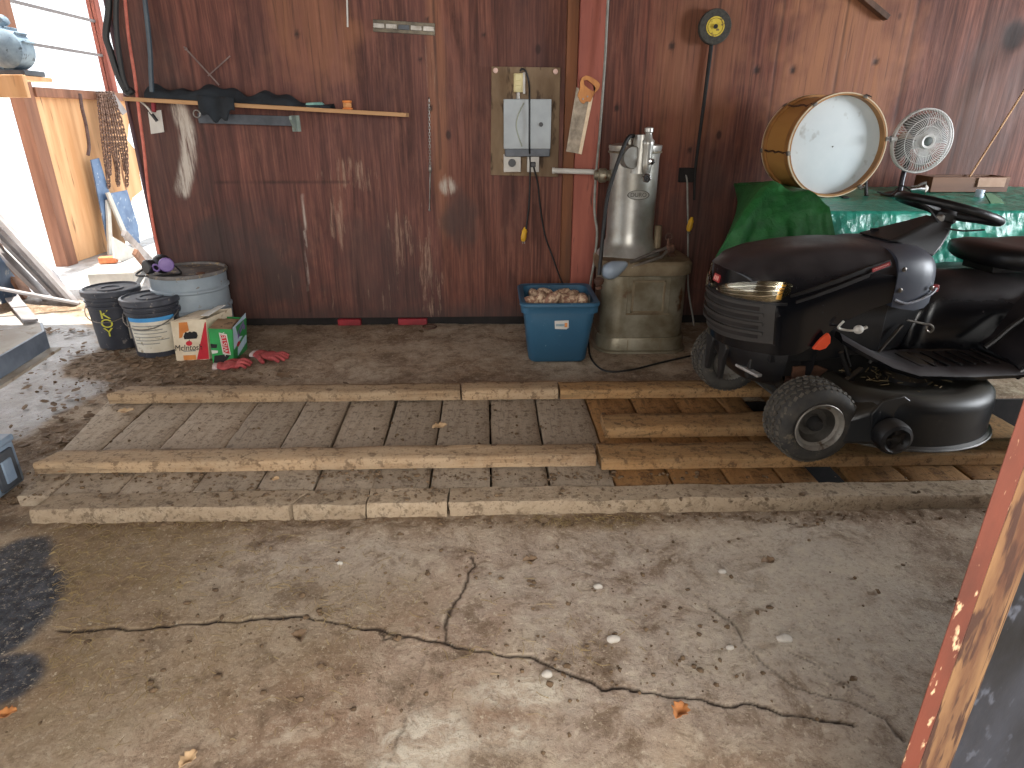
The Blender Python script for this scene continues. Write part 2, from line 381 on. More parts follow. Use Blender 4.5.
struct(MB().box2((-4.3, -1.7, 0), (-1.6, -1.6, 2.62)).box2((2.6, -1.7, 0), (5.3, -1.6, 2.62)).box2((-1.6, -1.7, 2.3), (2.6, -1.6, 2.62)).build('wall_front_light_block', M_roof))  # unseen wall added behind the camera to cut sky light from the front

# --- post and boards on the back wall
M_brownboard = mat('orange_brown_board', lin(126,76,42), lin(84,50,30), 14, .7, stretch=(1,1,.06), bump=.3)
M_pink = mat('faded_pink_red_paint', lin(164,92,74), lin(128,66,54), 9, .7, stretch=(1,1,.12), speck=lin(92,52,42), speck_scale=26, bump=.2)
a, b = P(561,150,4.2).x, P(571.5,150,4.2).x; c = P(597.5,150,4.2).x
struct(MB().box2((a+.012, 4.150, .03), (b+.012, 4.222, 2.62)).build('trim_1', M_brownboard, bevel=.003))
struct(MB().box2((b+.014, 4.125, .03), (c+.005, 4.222, 2.62)).build('trim_2', M_pink, bevel=.004))

# ============================================================ LEFT WALL with its openings
LX = -4.10
M_ply = mat('bare_orange_plywood', lin(226,180,134), lin(196,144,96), 7, .7, stretch=(1,1,.1), speck=lin(120,78,46), speck_scale=14, bump=.2)
M_stud = mat('brown_stud_timber', lin(150,104,80), lin(112,74,56), 10, .75, stretch=(1,1,.08), bump=.3)
def leftY(px):                                        # depth on the left wall's foot line
    return G(px, 258+.346*(88-px)).y
yp = 6.36
struct(MB().box2((LX-.09, yp-.16, -.02), (LX+.03, yp, 3.2)).build('door_1_frame', M_stud, bevel=.005))
struct(MB().box2((LX-.09, 5.03, -.02), (LX+.03, 5.18, 3.2)).box2((LX-.09, 5.18, 2.75), (LX+.03, yp-.16, 3.2)).build('door_2_frame', M_ply, bevel=.005))
struct(MB().box2((LX-.09, 4.0, -.02), (LX-.05, 5.03, 3.2)).build('wall_left', M_ply))
ztop = P(88,93,yp+.3); s_ = LX/ztop.x; ztop = CH+(ztop.z-CH)*s_
zz = lambda px, py: CH+(P(px,py,5).z-CH)*LX/P(px,py,5).x     # height on the left wall plane
yy = lambda px, py: 5*LX/P(px,py,5).x                        # depth on the left wall plane
# plywood lower sheathing with a torn far edge
edge = [(132,96),(128,140),(136,150),(143,190),(133,198),(128,215),(126,246)]
poly = [(yp, 0.0), (yp, zz(66,95))] + [(yy(*e), zz(*e)) for e in edge]
poly = [(y_, z_) for y_, z_ in poly]
struct(MB().prism([(y_, max(z_, 0)) for y_, z_ in poly], (LX-.02, 0, 0), (0,1,0), (0,0,1), .03).build('wall_left_sheathing', M_ply))
struct(MB().box2((LX-.04, yp, zz(66,95)-.03), (LX+.05, yy(130,94), zz(66,95)+.05)).build('window_1_sill', M_stud, bevel=.004))
# window above: frame, thin bars and glass panes
M_thin = mat('grey_glazing_bar', lin(128,122,122), lin(110,104,104), 10, .6)
gw = NT('window_glass'); gw.b.inputs['Transmission Weight'].default_value = 1; gw.b.inputs['IOR'].default_value = 1.03
M_glass = gw.fin((1,1,1,1), .0)
Y1 = yy(104,60)
z1, z2 = zz(57,48), zz(50,10)
struct(MB().box2((LX-.03, yp, z1-.012), (LX, Y1, z1+.012)).box2((LX-.03, yp, z2-.012), (LX, Y1, z2+.012)).build('window_1_bar', M_thin))
struct(MB().box2((LX-.02, yp, zz(66,95)+.05), (LX-.012, Y1, 3.2)).build('window_1_glass', M_glass))
struct(MB().box2((LX-.06, Y1, zz(66,95)), (LX+.03, Y1+.09, 3.2)).build('window_1_frame', M_pink, bevel=.004))
struct(MB().box2((-2.172, 4.19, 0), (-2.157, 4.33, 2.62)).build('trim_3', mat('dark_violet_brown_corner', lin(92,66,70), lin(66,48,52), 9, .75, stretch=(1,1,.1)), bevel=.003))
# ============================================================ PIT COVER: planks, rails, curb
def lumber(name, c1, c2, c3, dust, st, rough=.85, dustamt=.6):
    t = NT(name); v = t.coord(st); tc = t.coord()
    g = t.noise(v, 16., 7, .7, .5); m = t.noise(tc, 7., 7, .74, .3); s = t.noise(t.coord((1,1,1), loc=(3,2,1)), 26., 6, .75)
    oi = t.n('ShaderNodeObjectInfo')
    c = t.mix(t.ramp(g, .36, .64), c1, c2)
    c = t.mix(t.ramp(g, .36, .44, .75, 0), c, c3)
    c = t.mix(t.ramp(m, .42, .62, 0, dustamt), c, dust)
    c = t.mix(t.ramp(s, .54, .60, 0, .6), c, c3)
    c = t.mix(t.ramp(t.noise(t.coord(loc=(6,1,2)), 75., 4, .7), .55, .64, 0, .4), c, c3)
    h = t.n('ShaderNodeHueSaturation'); t.l(t.ramp(oi.outputs['Random'], 0, 1, .84, 1.14), h.inputs['Value']); t.l(c, h.inputs['Color'])
    t.bump(t.math('ADD', g, t.math('MULTIPLY', s, .7)), .6, .01)
    return t.fin(h.outputs[0], rough, 0, .3)
M_plank = lumber('weathered_plank', lin(176,161,142), lin(136,119,100), lin(84,67,51), lin(168,153,133), (1,.12,1))
M_plankw = lumber('damp_orange_plank', lin(164,122,76), lin(116,82,48), lin(54,38,26), lin(146,114,76), (1,.15,1), .72, .4)
M_rail = lumber('weathered_timber', lin(180,154,122), lin(128,102,76), lin(70,52,38), lin(166,146,120), (.09,1,1), .85, .55)
M_railw = lumber('damp_timber', lin(172,134,90), lin(122,90,58), lin(58,42,29), lin(152,126,92), (.09,1,1), .78, .45)
M_conc = lumber('old_concrete', lin(180,162,138), lin(140,121,98), lin(80,63,47), lin(160,140,116), (1,1,1), .9, .7)
def rough_board(x0, x1, y0, y1, z0, z1, amp=.004, nu=24, skew0=0., skew1=0., sd=0, crown=0.):
    """a worn board: every outline point is nudged so that edges are chipped and tops uneven"""
    mb = MB(); rs = []
    prof = [(0,0),(0,.5),(0,.88),(.05,1),(.3,1),(.5,1),(.7,1),(.95,1),(1,.88),(1,.5),(1,0)]
    for i in range(nu+1):
        u = i/nu; r = []
        for j, (p, q) in enumerate(prof):
            y = y0+(y1-y0)*p; sk = skew0*(1-u)+skew1*u
            x = x0+(x1-x0)*u+sk*(p-.5)
            z = z0+(z1-z0)*q
            nv = mn.noise_vector(Vector((x*7+sd*3.1, y*9, z*11+sd))); n2_ = mn.noise_vector(Vector((x*30, y*30+sd, z*30)))
            d = (nv*.7+n2_*.5)*amp
            r.append(Vector((x+d.x*(.5 if 0 < i < nu else 1.2), y+d.y, z+(d.z if q > 0 else 0))))
        rs.append(r)
    mb.rings(rs, True, True, False)
    n = len(prof)                                     # close the underside
    o = len(mb.v)-(nu+1)*n
    mb.f += [(o+i*n, o+(i+1)*n, o+(i+1)*n+n-1, o+i*n+n-1) for i in range(nu)]
    return mb
seams = [28,66,128,199,260,315,372,430,490,548,612,669,725,780,815,850,905,970,1035,1105]
TOPZ = .050
wid = ['leftmost dusty grey plank of the pit cover beside the plastic case', 'second plank from the left end of the pit cover, under both long timbers']
ordn = ['','','third','fourth','fifth','sixth','seventh','eighth','ninth']
k = 0
for i in range(len(seams)-1):
    if seams[i] == 815: continue                       # the open gap by the front wheel
    pa, pb = G(seams[i], 477, TOPZ), G(seams[i+1], 477, TOPZ)
    sk = -.02+.03*random.random()
    wet = seams[i] > 560
    xa, xb = pa.x+.004, pb.x-.004
    if seams[i] == 28: xa = -1.745
    if seams[i] == 850: xa -= .0
    mb = MB(); nu = 26; rs = []
    zt = TOPZ+random.uniform(-.005, .005); tilt = random.uniform(-.003, .003)
    y0, y1 = 2.03+random.uniform(-.008,.006), 2.955
    if i == 0: mb = rough_board(0, 1, 0, 1, 0, 1)
    mb = rough_board(y0, y1, xa, xb, zt-.045, zt, .0035, 30, sd=i)
    # rough_board runs along its first axis: swap so the plank crosses the pit
    mb.v = [(y+ (x-2.45)*(-.035 if i < 6 else -.01), x, z+tilt*(y-xa)/(xb-xa)) for x, y, z in mb.v]
    if i == 0: mb.v = [(x-.13*(y-2.05)*min(1, max(0, (xb-x)/(xb-xa))), y, z) for x, y, z in mb.v]
    o = mb.build('pit_plank', M_plankw if wet else M_plank, angle=50)
    if k < 2: lb = wid[k]
    elif k < 9: lb = '%s weathered cross plank from the left end of the pit cover' % ordn[k]
    else:
        lb = {9: 'cross plank under the butt joint of the two front timbers', 10: 'damp brown cross plank just right of the front timber joint', 11: 'damp brown cross plank, second right of the front timber joint',
              12: 'orange damp cross plank, third right of the front timber joint', 13: 'last orange cross plank left of the open gap by the front wheel', 14: 'dark stained plank just right of the open gap under the tractor', 15: 'pale cross plank under the tractor mower deck', 16: 'cross plank at the right by the red post, split by a dark seam', 17: 'rightmost cross plank of the pit cover behind the red post'}.get(k, 'cross plank')
    tag(o, lb, 'plank', 'cross planks covering the floor pit'); k += 1
def rail(p0, p1, yf, yb, z0, z1, m, label, sd, amp=.006, skew0=0, skew1=0):
    mb = rough_board(p0, p1, yf, yb, z0, z1, amp, max(10, int((p1-p0)*22)), skew0, skew1, sd)
    o = mb.build('long_timber', m, angle=50); tag(o, label, 'timber', 'long timbers laid over the pit planks'); return o
rail(-1.725, .385, 2.165, 2.275, .054, .098, M_rail, 'long worn timber at the front of the pit cover, left of the joint', 1, skew0=.05)
rail(.402, 2.25, 2.135, 2.27, .054, .100, M_railw, 'front timber carrying the tractor near wheel, right of the joint', 2)
rail(-1.80, -.17, 2.815, 2.925, .054, .100, M_rail, 'back timber of the pit cover nearest the buckets and boxes', 3, .007, .06)
rail(-.16, .30, 2.812, 2.93, .054, .102, M_rail, 'short back timber in front of the blue bin', 4)
rail(.31, 2.3, 2.81, 2.925, .054, .100, M_railw, 'back timber running under the tractor far wheel', 5)
rail(.462, 1.30, 2.400, 2.55, .054, .100, M_railw, 'short orange timber lying between the two long rows beside the front tire', 6, .005)
# concrete curb segments
cj = [(-1.60, -.700), (-.694, -.463), (-.457, -.175), (-.169, 2.6)]
cl = ['long chipped concrete curb segment at the left end', 'shortest concrete curb block, second from left', 'concrete curb block with dark bottom edge, third from left', 'longest concrete curb segment running right to the red post']
for i, (a, b) in enumerate(cj):
    mb = rough_board(a, b, 1.912+.002*i, 2.022, -.02, .056, .007, int((b-a)*28)+6, .03 if i < 2 else 0, .05 if i == 0 else 0, 20+i)
    tag(mb.build('concrete_curb', M_conc, angle=50), cl[i], 'curb', 'concrete curb pieces in front of the pit')
# dark liner added so the pit void reads as shade
struct(MB().box2((-1.76, 2.06, -.56), (4.2, 2.88, -.54)).box2((-1.76,2.862,-.54),(4.2,2.876,.0)).box2((-1.76,2.064,-.54),(4.2,2.074,-.02)).build('floor_pit_shade_liner', M_dark))
# ============================================================ common object materials
M_black = mat('black_plastic', lin(34,34,38), lin(22,22,26), 12, .45)
M_blackr = mat('black_rubber', lin(36,35,34), lin(24,23,22), 20, .8)
M_cordb = mat('black_cord', lin(30,29,30), lin(20,20,20), 20, .55)
M_cordg = mat('grey_cord', lin(150,148,140), lin(120,118,110), 20, .6)
M_cordo = mat('orange_cord', lin(206,112,92), lin(180,88,70), 20, .55)
M_yel = mat('yellow_plastic', lin(226,176,44), lin(200,150,36), 12, .5)
M_grey = mat('grey_enamel', lin(158,164,166), lin(142,148,150), 6, .45)
M_dkgrey = mat('dark_grey_steel', lin(84,88,94), lin(62,66,72), 10, .5, .3)
M_white = mat('white_paint', lin(206,202,194), lin(186,182,174), 10, .6)
M_cream = mat('cream_plastic', lin(214,200,150), lin(196,180,130), 10, .5)
M_steel = mat('dull_steel', lin(150,146,140), lin(112,106,98), 14, .4, .8)
M_chrome = mat('chrome', lin(210,210,210), lin(180,180,180), 10, .18, 1.)
M_rust = mat('rusty_iron', lin(104,72,54), lin(66,46,38), 16, .8, .2, bump=.3)
M_wood = mat('pale_shelf_wood', lin(190,148,104), lin(160,118,78), 12, .7, stretch=(.08,1,1), bump=.2)
M_greyboard = mat('grey_brown_mounting_board', lin(140,118,92), lin(106,84,62), 7, .8, stretch=(1,1,.3), speck=lin(76,58,42), speck_scale=18, speck_lo=.57, bump=.3)
WF = WY-.004
def wpt(px, py, off=.01):
    return P(px, py, WY-off)

# ============================================================ SHELF on the wall and what lies on it
pL, pR = wpt(128,99,.10), wpt(407,115,.10)
t = thing('wall_shelf', 'long narrow pale wooden shelf board on the left of the red wall', 'shelf', ((pL.x+pR.x)/2, 4.15, 1.33))
MB().bar(pL+Vector((0,.03,0)), pR+Vector((0,.03,0)), .17, .022).build('shelf_board', M_wood, t, bevel=.002)
bx = wpt(292,120,.08)
mb = MB(); mb.prism([(0,0),(.10,0),(.10,-.02),(.02,-.085),(0,-.085)], (bx.x, 4.20, bx.z+.022), (0,-1,0), (0,0,1), .014); mb.box((bx.x,4.205,bx.z-.02),(.05,.012,.09))
mb.build('bracket', mat('pale_green_bracket', lin(140,150,142), lin(112,124,118), 12, .6), t, bevel=.001)
q = wpt(198,116,.05); q2 = wpt(292,119,.05)
MB().bar(q+Vector((0,0,-.012)), q2+Vector((0,0,-.012)), .012, .055).build('support_rail', M_dkgrey, t, bevel=.002)
q = wpt(198,112,.07)
MB().torus((q.x, q.y-.02, q.z-.01), .02, .004, (0,1,0), 16, 6).build('hook', M_steel, t)
# dark jacket heaped on the shelf, hanging below at its left
ja, jb = wpt(150,98,.10), wpt(333,108,.10)
shz = lambda x: pL.z+(pR.z-pL.z)*(x-pL.x)/(pR.x-pL.x)+.011
def jacket(u, v):
    x = ja.x+(jb.x-ja.x)*u; h = (.072*math.sin(PI*min(1, .10+u*.93))**.5+.016*math.sin(u*19+1)+.010*math.sin(u*43))*(1-.45*u**3)
    a = PI*v; r = mn.noise(Vector((x*9, v*4, 2)))*.02
    return Vector((x, 4.115-math.cos(a)*(.062+r)*(1 if v > .5 else 1.08), shz(x)+.002+max(0, math.sin(a))**.7*(max(h,.015)+r)))
M_jacket = mat('dark_teal_cloth', lin(34,40,46), lin(18,22,27), 9, .9, bump=.4)
t = thing('jacket', 'dark navy jacket heaped along the wooden wall shelf', 'jacket', (ja.x+.4, 4.12, 1.36))
MB().grid(jacket, 60, 16).build('jacket_body', M_jacket, t, angle=80)
def sleeve(u, v):
    c = P(198+36*v, 96, 4.04); top = shz(c.x)+.03; L = .11*math.sin(PI*(.15+.75*v))+.015*math.sin(v*20)
    return Vector((c.x, 4.037-.012*math.sin(v*9)-.012*u, top-u*(L+.02)))
MB().grid(sleeve, 8, 20).build('hanging_sleeve', M_jacket, t, solid=.012, angle=80)
q = wpt(316,106,.1); zsh = shz(q.x)
tag(MB().prism([(-.045,0),(-.05,.012),(-.045,.026),(.04,.03),(.05,.02),(.047,0)], (q.x, 4.09, zsh), (1,0,0), (0,0,1), .05).build('sponge', mat('faded_teal_sponge', lin(140,178,166), lin(96,136,130), 22, .85), bevel=.004), 'faded teal sponge lying on the wall shelf beside the dark jacket', 'sponge')
q = wpt(348,105,.1); zsh = shz(q.x)
t = thing('spool', 'small orange spool near the right end of the wall shelf', 'spool', (q.x, 4.09, zsh))
M_or = mat('orange_plastic', lin(222,136,62), lin(200,110,44), 10, .55)
MB().lathe([(.027,0),(.029,.003),(.029,.008),(.02,.011),(.02,.036),(.027,.039),(.027,.045),(.025,.048)], (q.x,4.09,zsh), (0,0,1), 24).build('spool_core', M_or, t)
MB().lathe([(.020,.010),(.0245,.014),(.0245,.033),(.020,.037)], (q.x,4.09,zsh), (0,0,1), 24).build('thread', mat('pale_orange_thread', lin(206,150,96), lin(180,122,70), 40, .8, stretch=(1,1,6)), t)

# --- magnetic/hinge bar high on the wall
a, b = wpt(373,25.5,.005), wpt(435,29.5,.005)
t = thing('hinge_bar', 'long silver piano hinge strip nailed high on the red wall', 'hinge', (a.x+.15, 4.2, a.z))
MB().bar(a, b, .062, .008, (0,1,0)).build('leaf', mat('tarnished_brass_steel', lin(96,88,74), lin(66,60,52), 20, .4, .7), t, bevel=.001)
d = (b-a)
for i in range(5):
    s0, s1 = a+d*(i/5+.012)+Vector((0,-.008,0)), a+d*((i+1)/5-.012)+Vector((0,-.008,0))
    MB().bar(s0, s1, .024, .014, (0,1,0)).build('knuckle', M_dkgrey if i == 2 else M_steel, t, bevel=.001)
a = wpt(347,0,.02); b = wpt(347.6,27,.02)
tag(MB().tube([b, a, a+Vector((0,0,.5))], .005, 8).build('hanging_rod', M_white), 'thin white rod hanging at the top of the wall above the shelf', 'rod')
# --- chain with pull rod
t = thing('pull_chain', 'thin steel chain hanging on the wall left of the breaker board', 'chain', tuple(wpt(429,150)))
a = wpt(429,98,.02); b = wpt(430,165,.02); c = wpt(429.5,210,.02)
MB().cyl(a+Vector((0,.02,0)), a+Vector((0,-.012,0)), .005).build('nail', M_rust, t)
mb = MB(); n = 22
for i in range(n):
    p = a.lerp(b, i/n); q = a.lerp(b, (i+1.25)/n); dx = Vector((.005,0,0)) if i % 2 else Vector((0,.005,0))
    mb.tube([p+dx, q+dx, q-dx, p-dx], .0018, 5, 0, None, True)
mb.build('chain_links', M_steel, t)
MB().lathe([(.004,0),(.010,.01),(.010,.03),(.004,.045)], b-Vector((0,0,.045)), (0,0,1), 12).build('coupling', M_steel, t)
MB().tube([b-Vector((0,0,.04)), c], .004, 8).sphere(c, .008, 10, 6).build('rod', M_steel, t)
# --- crossed wires at upper left
a, b = wpt(186,49,.02), wpt(219,85,.02); c, d = wpt(230,56,.02), wpt(208,76,.02)
tag(MB().tube([a+Vector((-.01,0,.012)), a, (a+b)/2+Vector((.004,-.01,0)), b], .005, 7).tube([c, d], .004, 7).sphere(a, .009, 10, 6).build('bent_wire_hook', mat('dull_grey_wire', lin(140,122,116), lin(110,92,88), 12, .6, .4)), 'bent grey wire hook crossed on the wall above the shelf', 'hook')
# --- white card with dark clip
t = thing('wall_card', 'small white card hung on the wall below the shelf left end', 'card', tuple(wpt(157,122)))
a, b, c, d = wpt(148,112,.012), wpt(161,110,.012), wpt(164,132,.012), wpt(151,134,.012)
MB().rings([[a,b,c,d],[p+Vector((0,.004,0)) for p in (a,b,c,d)]]).build('card', M_white, t)
MB().tube([wpt(139,100,.03), wpt(147,107,.03), wpt(152,114,.03)], .006, 8, 4).build('white_wire', M_white, t)
MB().tube([wpt(150,112,.025), wpt(154,117,.025), wpt(157,121,.025)], .010, 8).build('dark_plug', M_black, t)
MB().bar(wpt(153,96,.05), wpt(154,112,.05), .02, .02, (0,1,0)).build('red_clip', mat('dark_red_plastic', lin(150,48,58), lin(120,36,46), 8, .6), t, bevel=.003)

# --- black breaker board with its boxes
A_, B_ = wpt(491.5,67,.02), wpt(560,175,.02)
t = thing('breaker_board', 'weathered plywood board carrying the grey breaker box on the red wall', 'electrical panel', ((A_.x+B_.x)/2, 4.2, B_.z))
MB().rings([[wpt(x,y,o) for x,y in ((491.5,66.5),(560.5,67.5),(558,177),(490.5,175))] for o in (.006,.03)]).build('mounting_board', M_greyboard, t, bevel=.002)
for x, y in ((495.5,70.5),(555.5,71.5)):
    q = wpt(x,y,.03); MB().cyl(q, q+Vector((0,-.005,0)), .015, .013, 20).build('washer', mat('pinkish_white_washer', lin(222,190,176), lin(206,170,156), 12, .6), t)
Y0 = 4.18
def pbox(x0, y0, x1, y1, d, m, nm, par, bev=.004):
    a, b = P(x0,y0,Y0), P(x1,y1,Y0)
    return MB().box2((a.x, Y0-d, a.z), (b.x, Y0+.001, b.z)).build(nm, m, par, bevel=bev)
bb = pbox(504.5,100,549,156, .075, M_dkgrey, 'box_body', t)
dr = P(503.5,99,Y0-.09); dr2 = P(550.5,149,Y0-.09)
door = MB().box2((dr.x, Y0-.088, dr.z), (dr2.x, Y0-.076, dr2.z)).build('box_door', M_grey, t, bevel=.003)
q = P(541,124.5,Y0-.09); MB().cyl((q.x,Y0-.087,q.z), (q.x,Y0-.094,q.z), .013, .012, 20).build('latch', M_black, door)
q = P(520,125,Y0-.09); mb = MB()
mb.tube([(q.x+.022,Y0-.0875,q.z+.12),(q.x-.012,Y0-.0875,q.z+.05),(q.x-.02,Y0-.0875,q.z-.02),(q.x+.012,Y0-.0875,q.z-.12)], .004, 6, 6); mb.build('scuff_strip', mat('faded_olive_strip', lin(150,154,138), lin(140,146,132), 10, .6), door)
out = pbox(513.5,73.5,523.5,92.5,.045, M_cream, 'upper_outlet', t)
q = P(519,83,Y0-.05)
for dz in (-.03,.03):
    MB().box((q.x-.004,Y0-.046,q.z+dz),(.034,.004,.036)).build('receptacle', mat('ivory_plastic', lin(222,210,160), lin(200,186,132), 10, .45), out, bevel=.003)
MB().box((q.x+.030, Y0-.035, q.z), (.014,.024,.115)).build('side_plate', M_white, t, bevel=.002)
q = P(518,96,Y0-.03); MB().cyl((q.x,Y0-.03,q.z-.03),(q.x,Y0-.03,q.z+.03),.012).build('conduit_nipple', M_steel, t)
lo = pbox(503.5,154,520.5,171.5,.05, M_white, 'lower_outlet', t, .003)
q = P(512,163,Y0-.05); MB().cyl((q.x,Y0-.05,q.z),(q.x,Y0-.058,q.z),.024,.022,24).build('round_receptacle', M_black, lo)
lo2 = pbox(527,154,538.5,171.5,.05, M_white, 'right_lower_outlet', t, .003)
q = P(533,164.5,Y0-.05); MB().box((q.x,Y0-.058,q.z),(.03,.02,.03)).build('plug', M_black, lo2, bevel=.004)
mb = MB(); mb.tube([P(x,y,Y0-.10 if 95<y<155 else Y0-.05) for x,y in ((520,71),(522,69),(526,72),(529,84),(529.5,98),(529.5,124),(529.5,148),(530,158),(530,178),(529,205),(526,229))], .0055, 8, 6); mb.build('black_cord', M_cordb, t)
mb = MB(); mb.tube([P(533,165,Y0-.06), P(535,172,4.13), P(538,185,4.14), P(540,205,4.15), P(545,235,4.15), P(553,258,4.13), P(561,280,3.98), P(568,291,3.85)], .0055, 8, 6); mb.build('hanging_cord', M_cordb, t)
def yplug(px, py, Y, lab):
    q = P(px,py,Y); t = thing('yellow_plug', lab, 'plug', tuple(q))
    MB().lathe([(.010,-.04),(.016,-.03),(.019,-.01),(.016,.01),(.018,.025),(.012,.036),(.007,.05)], q, (.15,0,1), 14).build('plug_body', M_yel, t)
    MB().box(q+Vector((-.008,0,-.045)),(.004,.008,.02)).box(q+Vector((.004,0,-.045)),(.004,.008,.02)).build('prongs', M_steel, t)
    return t
yplug(524,235,4.16,'yellow plug dangling on a black cord below the breaker board')
# white pipe from board to pump
a, b = P(553,170.5,4.02), P(606,172.5,3.97)
tag(MB().tube([a, b], .0155, 14).lathe([(.018,-.004),(.018,.01)], a, b-a, 14).build('white_pipe', M_white), 'short horizontal white pipe running into the top of the old pump', 'pipe')

# --- hand saw hung on the pinkish board
Ys = 4.10
t = thing('hand_saw', 'old hand saw with orange wooden handle hung on the pinkish board', 'saw', tuple(P(580,115,Ys)))
pz = lambda pts, Yp: [ (P(x,y,Yp).x, P(x,y,Yp).z) for x,y in pts]
bl = pz([(576.5,87),(593,96),(588,120),(580,154),(566,151.5)], Ys)
MB().prism(bl, (0,Ys,0), (1,0,0), (0,0,1), .0016).build('blade', mat('tarnished_saw_steel', lin(150,138,122), lin(104,94,82), 16, .45, .7, bump=.1), t)
ed = pz([(589.5,97),(593,97),(588.5,120),(581.5,154.5),(578.5,153.5),(585,120)], Ys-.003)
MB().prism(ed, (0,Ys-.003,0), (1,0,0), (0,0,1), .0035).build('toothed_edge', mat('bright_saw_edge', lin(216,196,168), lin(196,172,142), 20, .45, .3), t)
M_saw = mat('orange_varnished_wood', lin(206,140,74), lin(170,104,48), 14, .55, stretch=(1,1,.3))
outer = pz([(579,99),(577.5,95),(580,88),(580,82),(582,77.5),(586,75.5),(591,77),(597,81),(600,84.5),(598.5,89),(594.5,93),(592,98),(590.5,102),(586,101.5),(583.5,104),(580.5,102)], Ys-.012)
hole = pz([(583.5,80.5),(587,80),(593,84.5),(595.5,88.5),(593,91.5),(588,88.5),(584,85)], Ys-.012)
def ringprism(outer, inner, y, th):
    n = 64
    def resample(pl):
        pl = pl+[pl[0]]; L = [0]
        for p, q in zip(pl, pl[1:]): L.append(L[-1]+math.hypot(q[0]-p[0], q[1]-p[1]))
        r = []
        for k in range(n):
            s = L[-1]*k/n; i = max(j for j in range(len(L)-1) if L[j] <= s)
            f = (s-L[i])/(L[i+1]-L[i]+1e-9); r.append((pl[i][0]+(pl[i+1][0]-pl[i][0])*f, pl[i][1]+(pl[i+1][1]-pl[i][1])*f))
        return r
    cx = sum(p[0] for p in inner)/len(inner); cz = sum(p[1] for p in inner)/len(inner)
    def byang(pl):
        r = resample(pl); k0 = min(range(n), key=lambda k: abs(math.atan2(r[k][1]-cz, r[k][0]-cx)+3.0))
        r = r[k0:]+r[:k0]
        ar = sum(r[i-1][0]*r[i][1]-r[i][0]*r[i-1][1] for i in range(n))
        return r if ar > 0 else [r[0]]+r[1:][::-1]
    o, i_ = byang(outer), byang(inner)
    mb = MB(); lo = [Vector((x,y-th/2,z)) for x,z in o]; li = [Vector((x,y-th/2,z)) for x,z in i_]; up = [Vector((x,y+th/2,z)) for x,z in o]; ui = [Vector((x,y+th/2,z)) for x,z in i_]
    mb.rings([lo, li, ui, up, lo], False, False); return mb
ringprism(outer, hole, Ys-.012, .022).build('handle', M_saw, t, bevel=.002)
for x, y in ((583,99),(587.5,96.5)):
    q = P(x,y,Ys-.024); MB().cyl(q, q+Vector((0,-.003,0)), .005, .004, 10).build('rivet', M_steel, t)
# --- long grey cord from the ceiling into the floor by the bin
pts = [P(x,y,Y) for x,y,Y in ((612,-60,4.1),(608,0,4.1),(605,60,4.09),(600,130,4.06),(596,175,3.95),(594.5,210,3.93),(597,232,3.93),(595,256,3.93),(591,280,3.90),(589.5,300,3.62),(588.5,325,3.60))]
tag(MB().tube(pts, .0075, 8, 6).build('extension_cable', M_cordg), 'long grey cord hanging from the ceiling down between bin and pump', 'cord')
# --- grinding wheel on the wall
c = Vector((1.285, 4.165, 1.79)); n_ = Vector((-.05,-1,.0))
t = thing('grinding_wheel', 'round grinding wheel with yellow paper disc hung high on the wall', 'grinding wheel', tuple(c))
MB().lathe([(.012,-.02),(.088,-.02),(.092,-.016),(.092,.016),(.088,.02),(.012,.02)], c, n_, 40).build('abrasive_disc', mat('grey_abrasive', lin(74,72,66), lin(58,56,52), 60, .95, bump=.3), t)
ld = MB().lathe([(.012,.0202),(.052,.0202),(.052,.0215),(.012,.0215)], c, n_, 36).build('paper_disc', mat('yellow_paper_label', lin(214,190,72), lin(196,168,56), 30, .8, speck=lin(120,100,60), speck_scale=55, speck_lo=.58), t)
MB().torus(c+n_.normalized()*.0222, .043, .0012, n_, 32, 6).build('printed_ring', mat('brown_print', lin(110,88,48), lin(90,70,40), 8, .8), ld)
MB().lathe([(.012,-.018),(.012,.03)], c, n_, 16).build('arbor_hole', M_black, t)
# black strap below the wheel
tag(MB().tube([wpt(711.5,44,.02), wpt(707,80,.02), wpt(703,110,.018), wpt(699,140,.018), wpt(695,172,.018), wpt(694,200,.018)], lambda u: .012-.004*u, 6, 5).build('black_strap', M_blackr), 'dark strap hanging down the wall below the grinding wheel', 'strap')
mb = MB(); mb.tube([wpt(684,172,.02), wpt(687,180,.03), wpt(687.5,200,.03), wpt(688,225,.03), wpt(688,255,.03), wpt(688.5,290,.03), wpt(693,318,.05), wpt(694,330,.05)], .0055, 7, 5)
tag(mb.build('thin_grey_cord', M_cordg), 'thin grey cord hanging on the wall right of the old pump', 'cord')
tag(MB().box2(tuple(wpt(680,168,.03)), tuple(wpt(692,182,.0))).build('outlet_box', M_dark, bevel=.004), 'dark outlet box on the wall where the thin grey cord starts', 'outlet box')
yplug(690,225,4.15,'yellow plug hanging beside the thin grey cord right of the pump')
# wooden wedge at the top edge, loose stick at right
a, b = wpt(858,-6,.03), wpt(887,18,.03)
tag(MB().bar(a, b, .03, .05, (0,1,0)).build('wooden_peg', mat('dark_brown_wood', lin(104,74,56), lin(70,48,36), 14, .7, stretch=(1,1,.3), bump=.2), bevel=.003), 'dark wooden peg bar fixed at the top of the wall above the drum', 'peg')
a, b = P(965,184,3.9), P(1075,10,4.12)
tag(MB().tube([a, b], .006, 8).build('thin_stick', mat('pale_bamboo', lin(190,150,110), lin(160,118,80), 14, .6)), 'thin pale stick leaning on the wall behind the wooden box', 'stick')
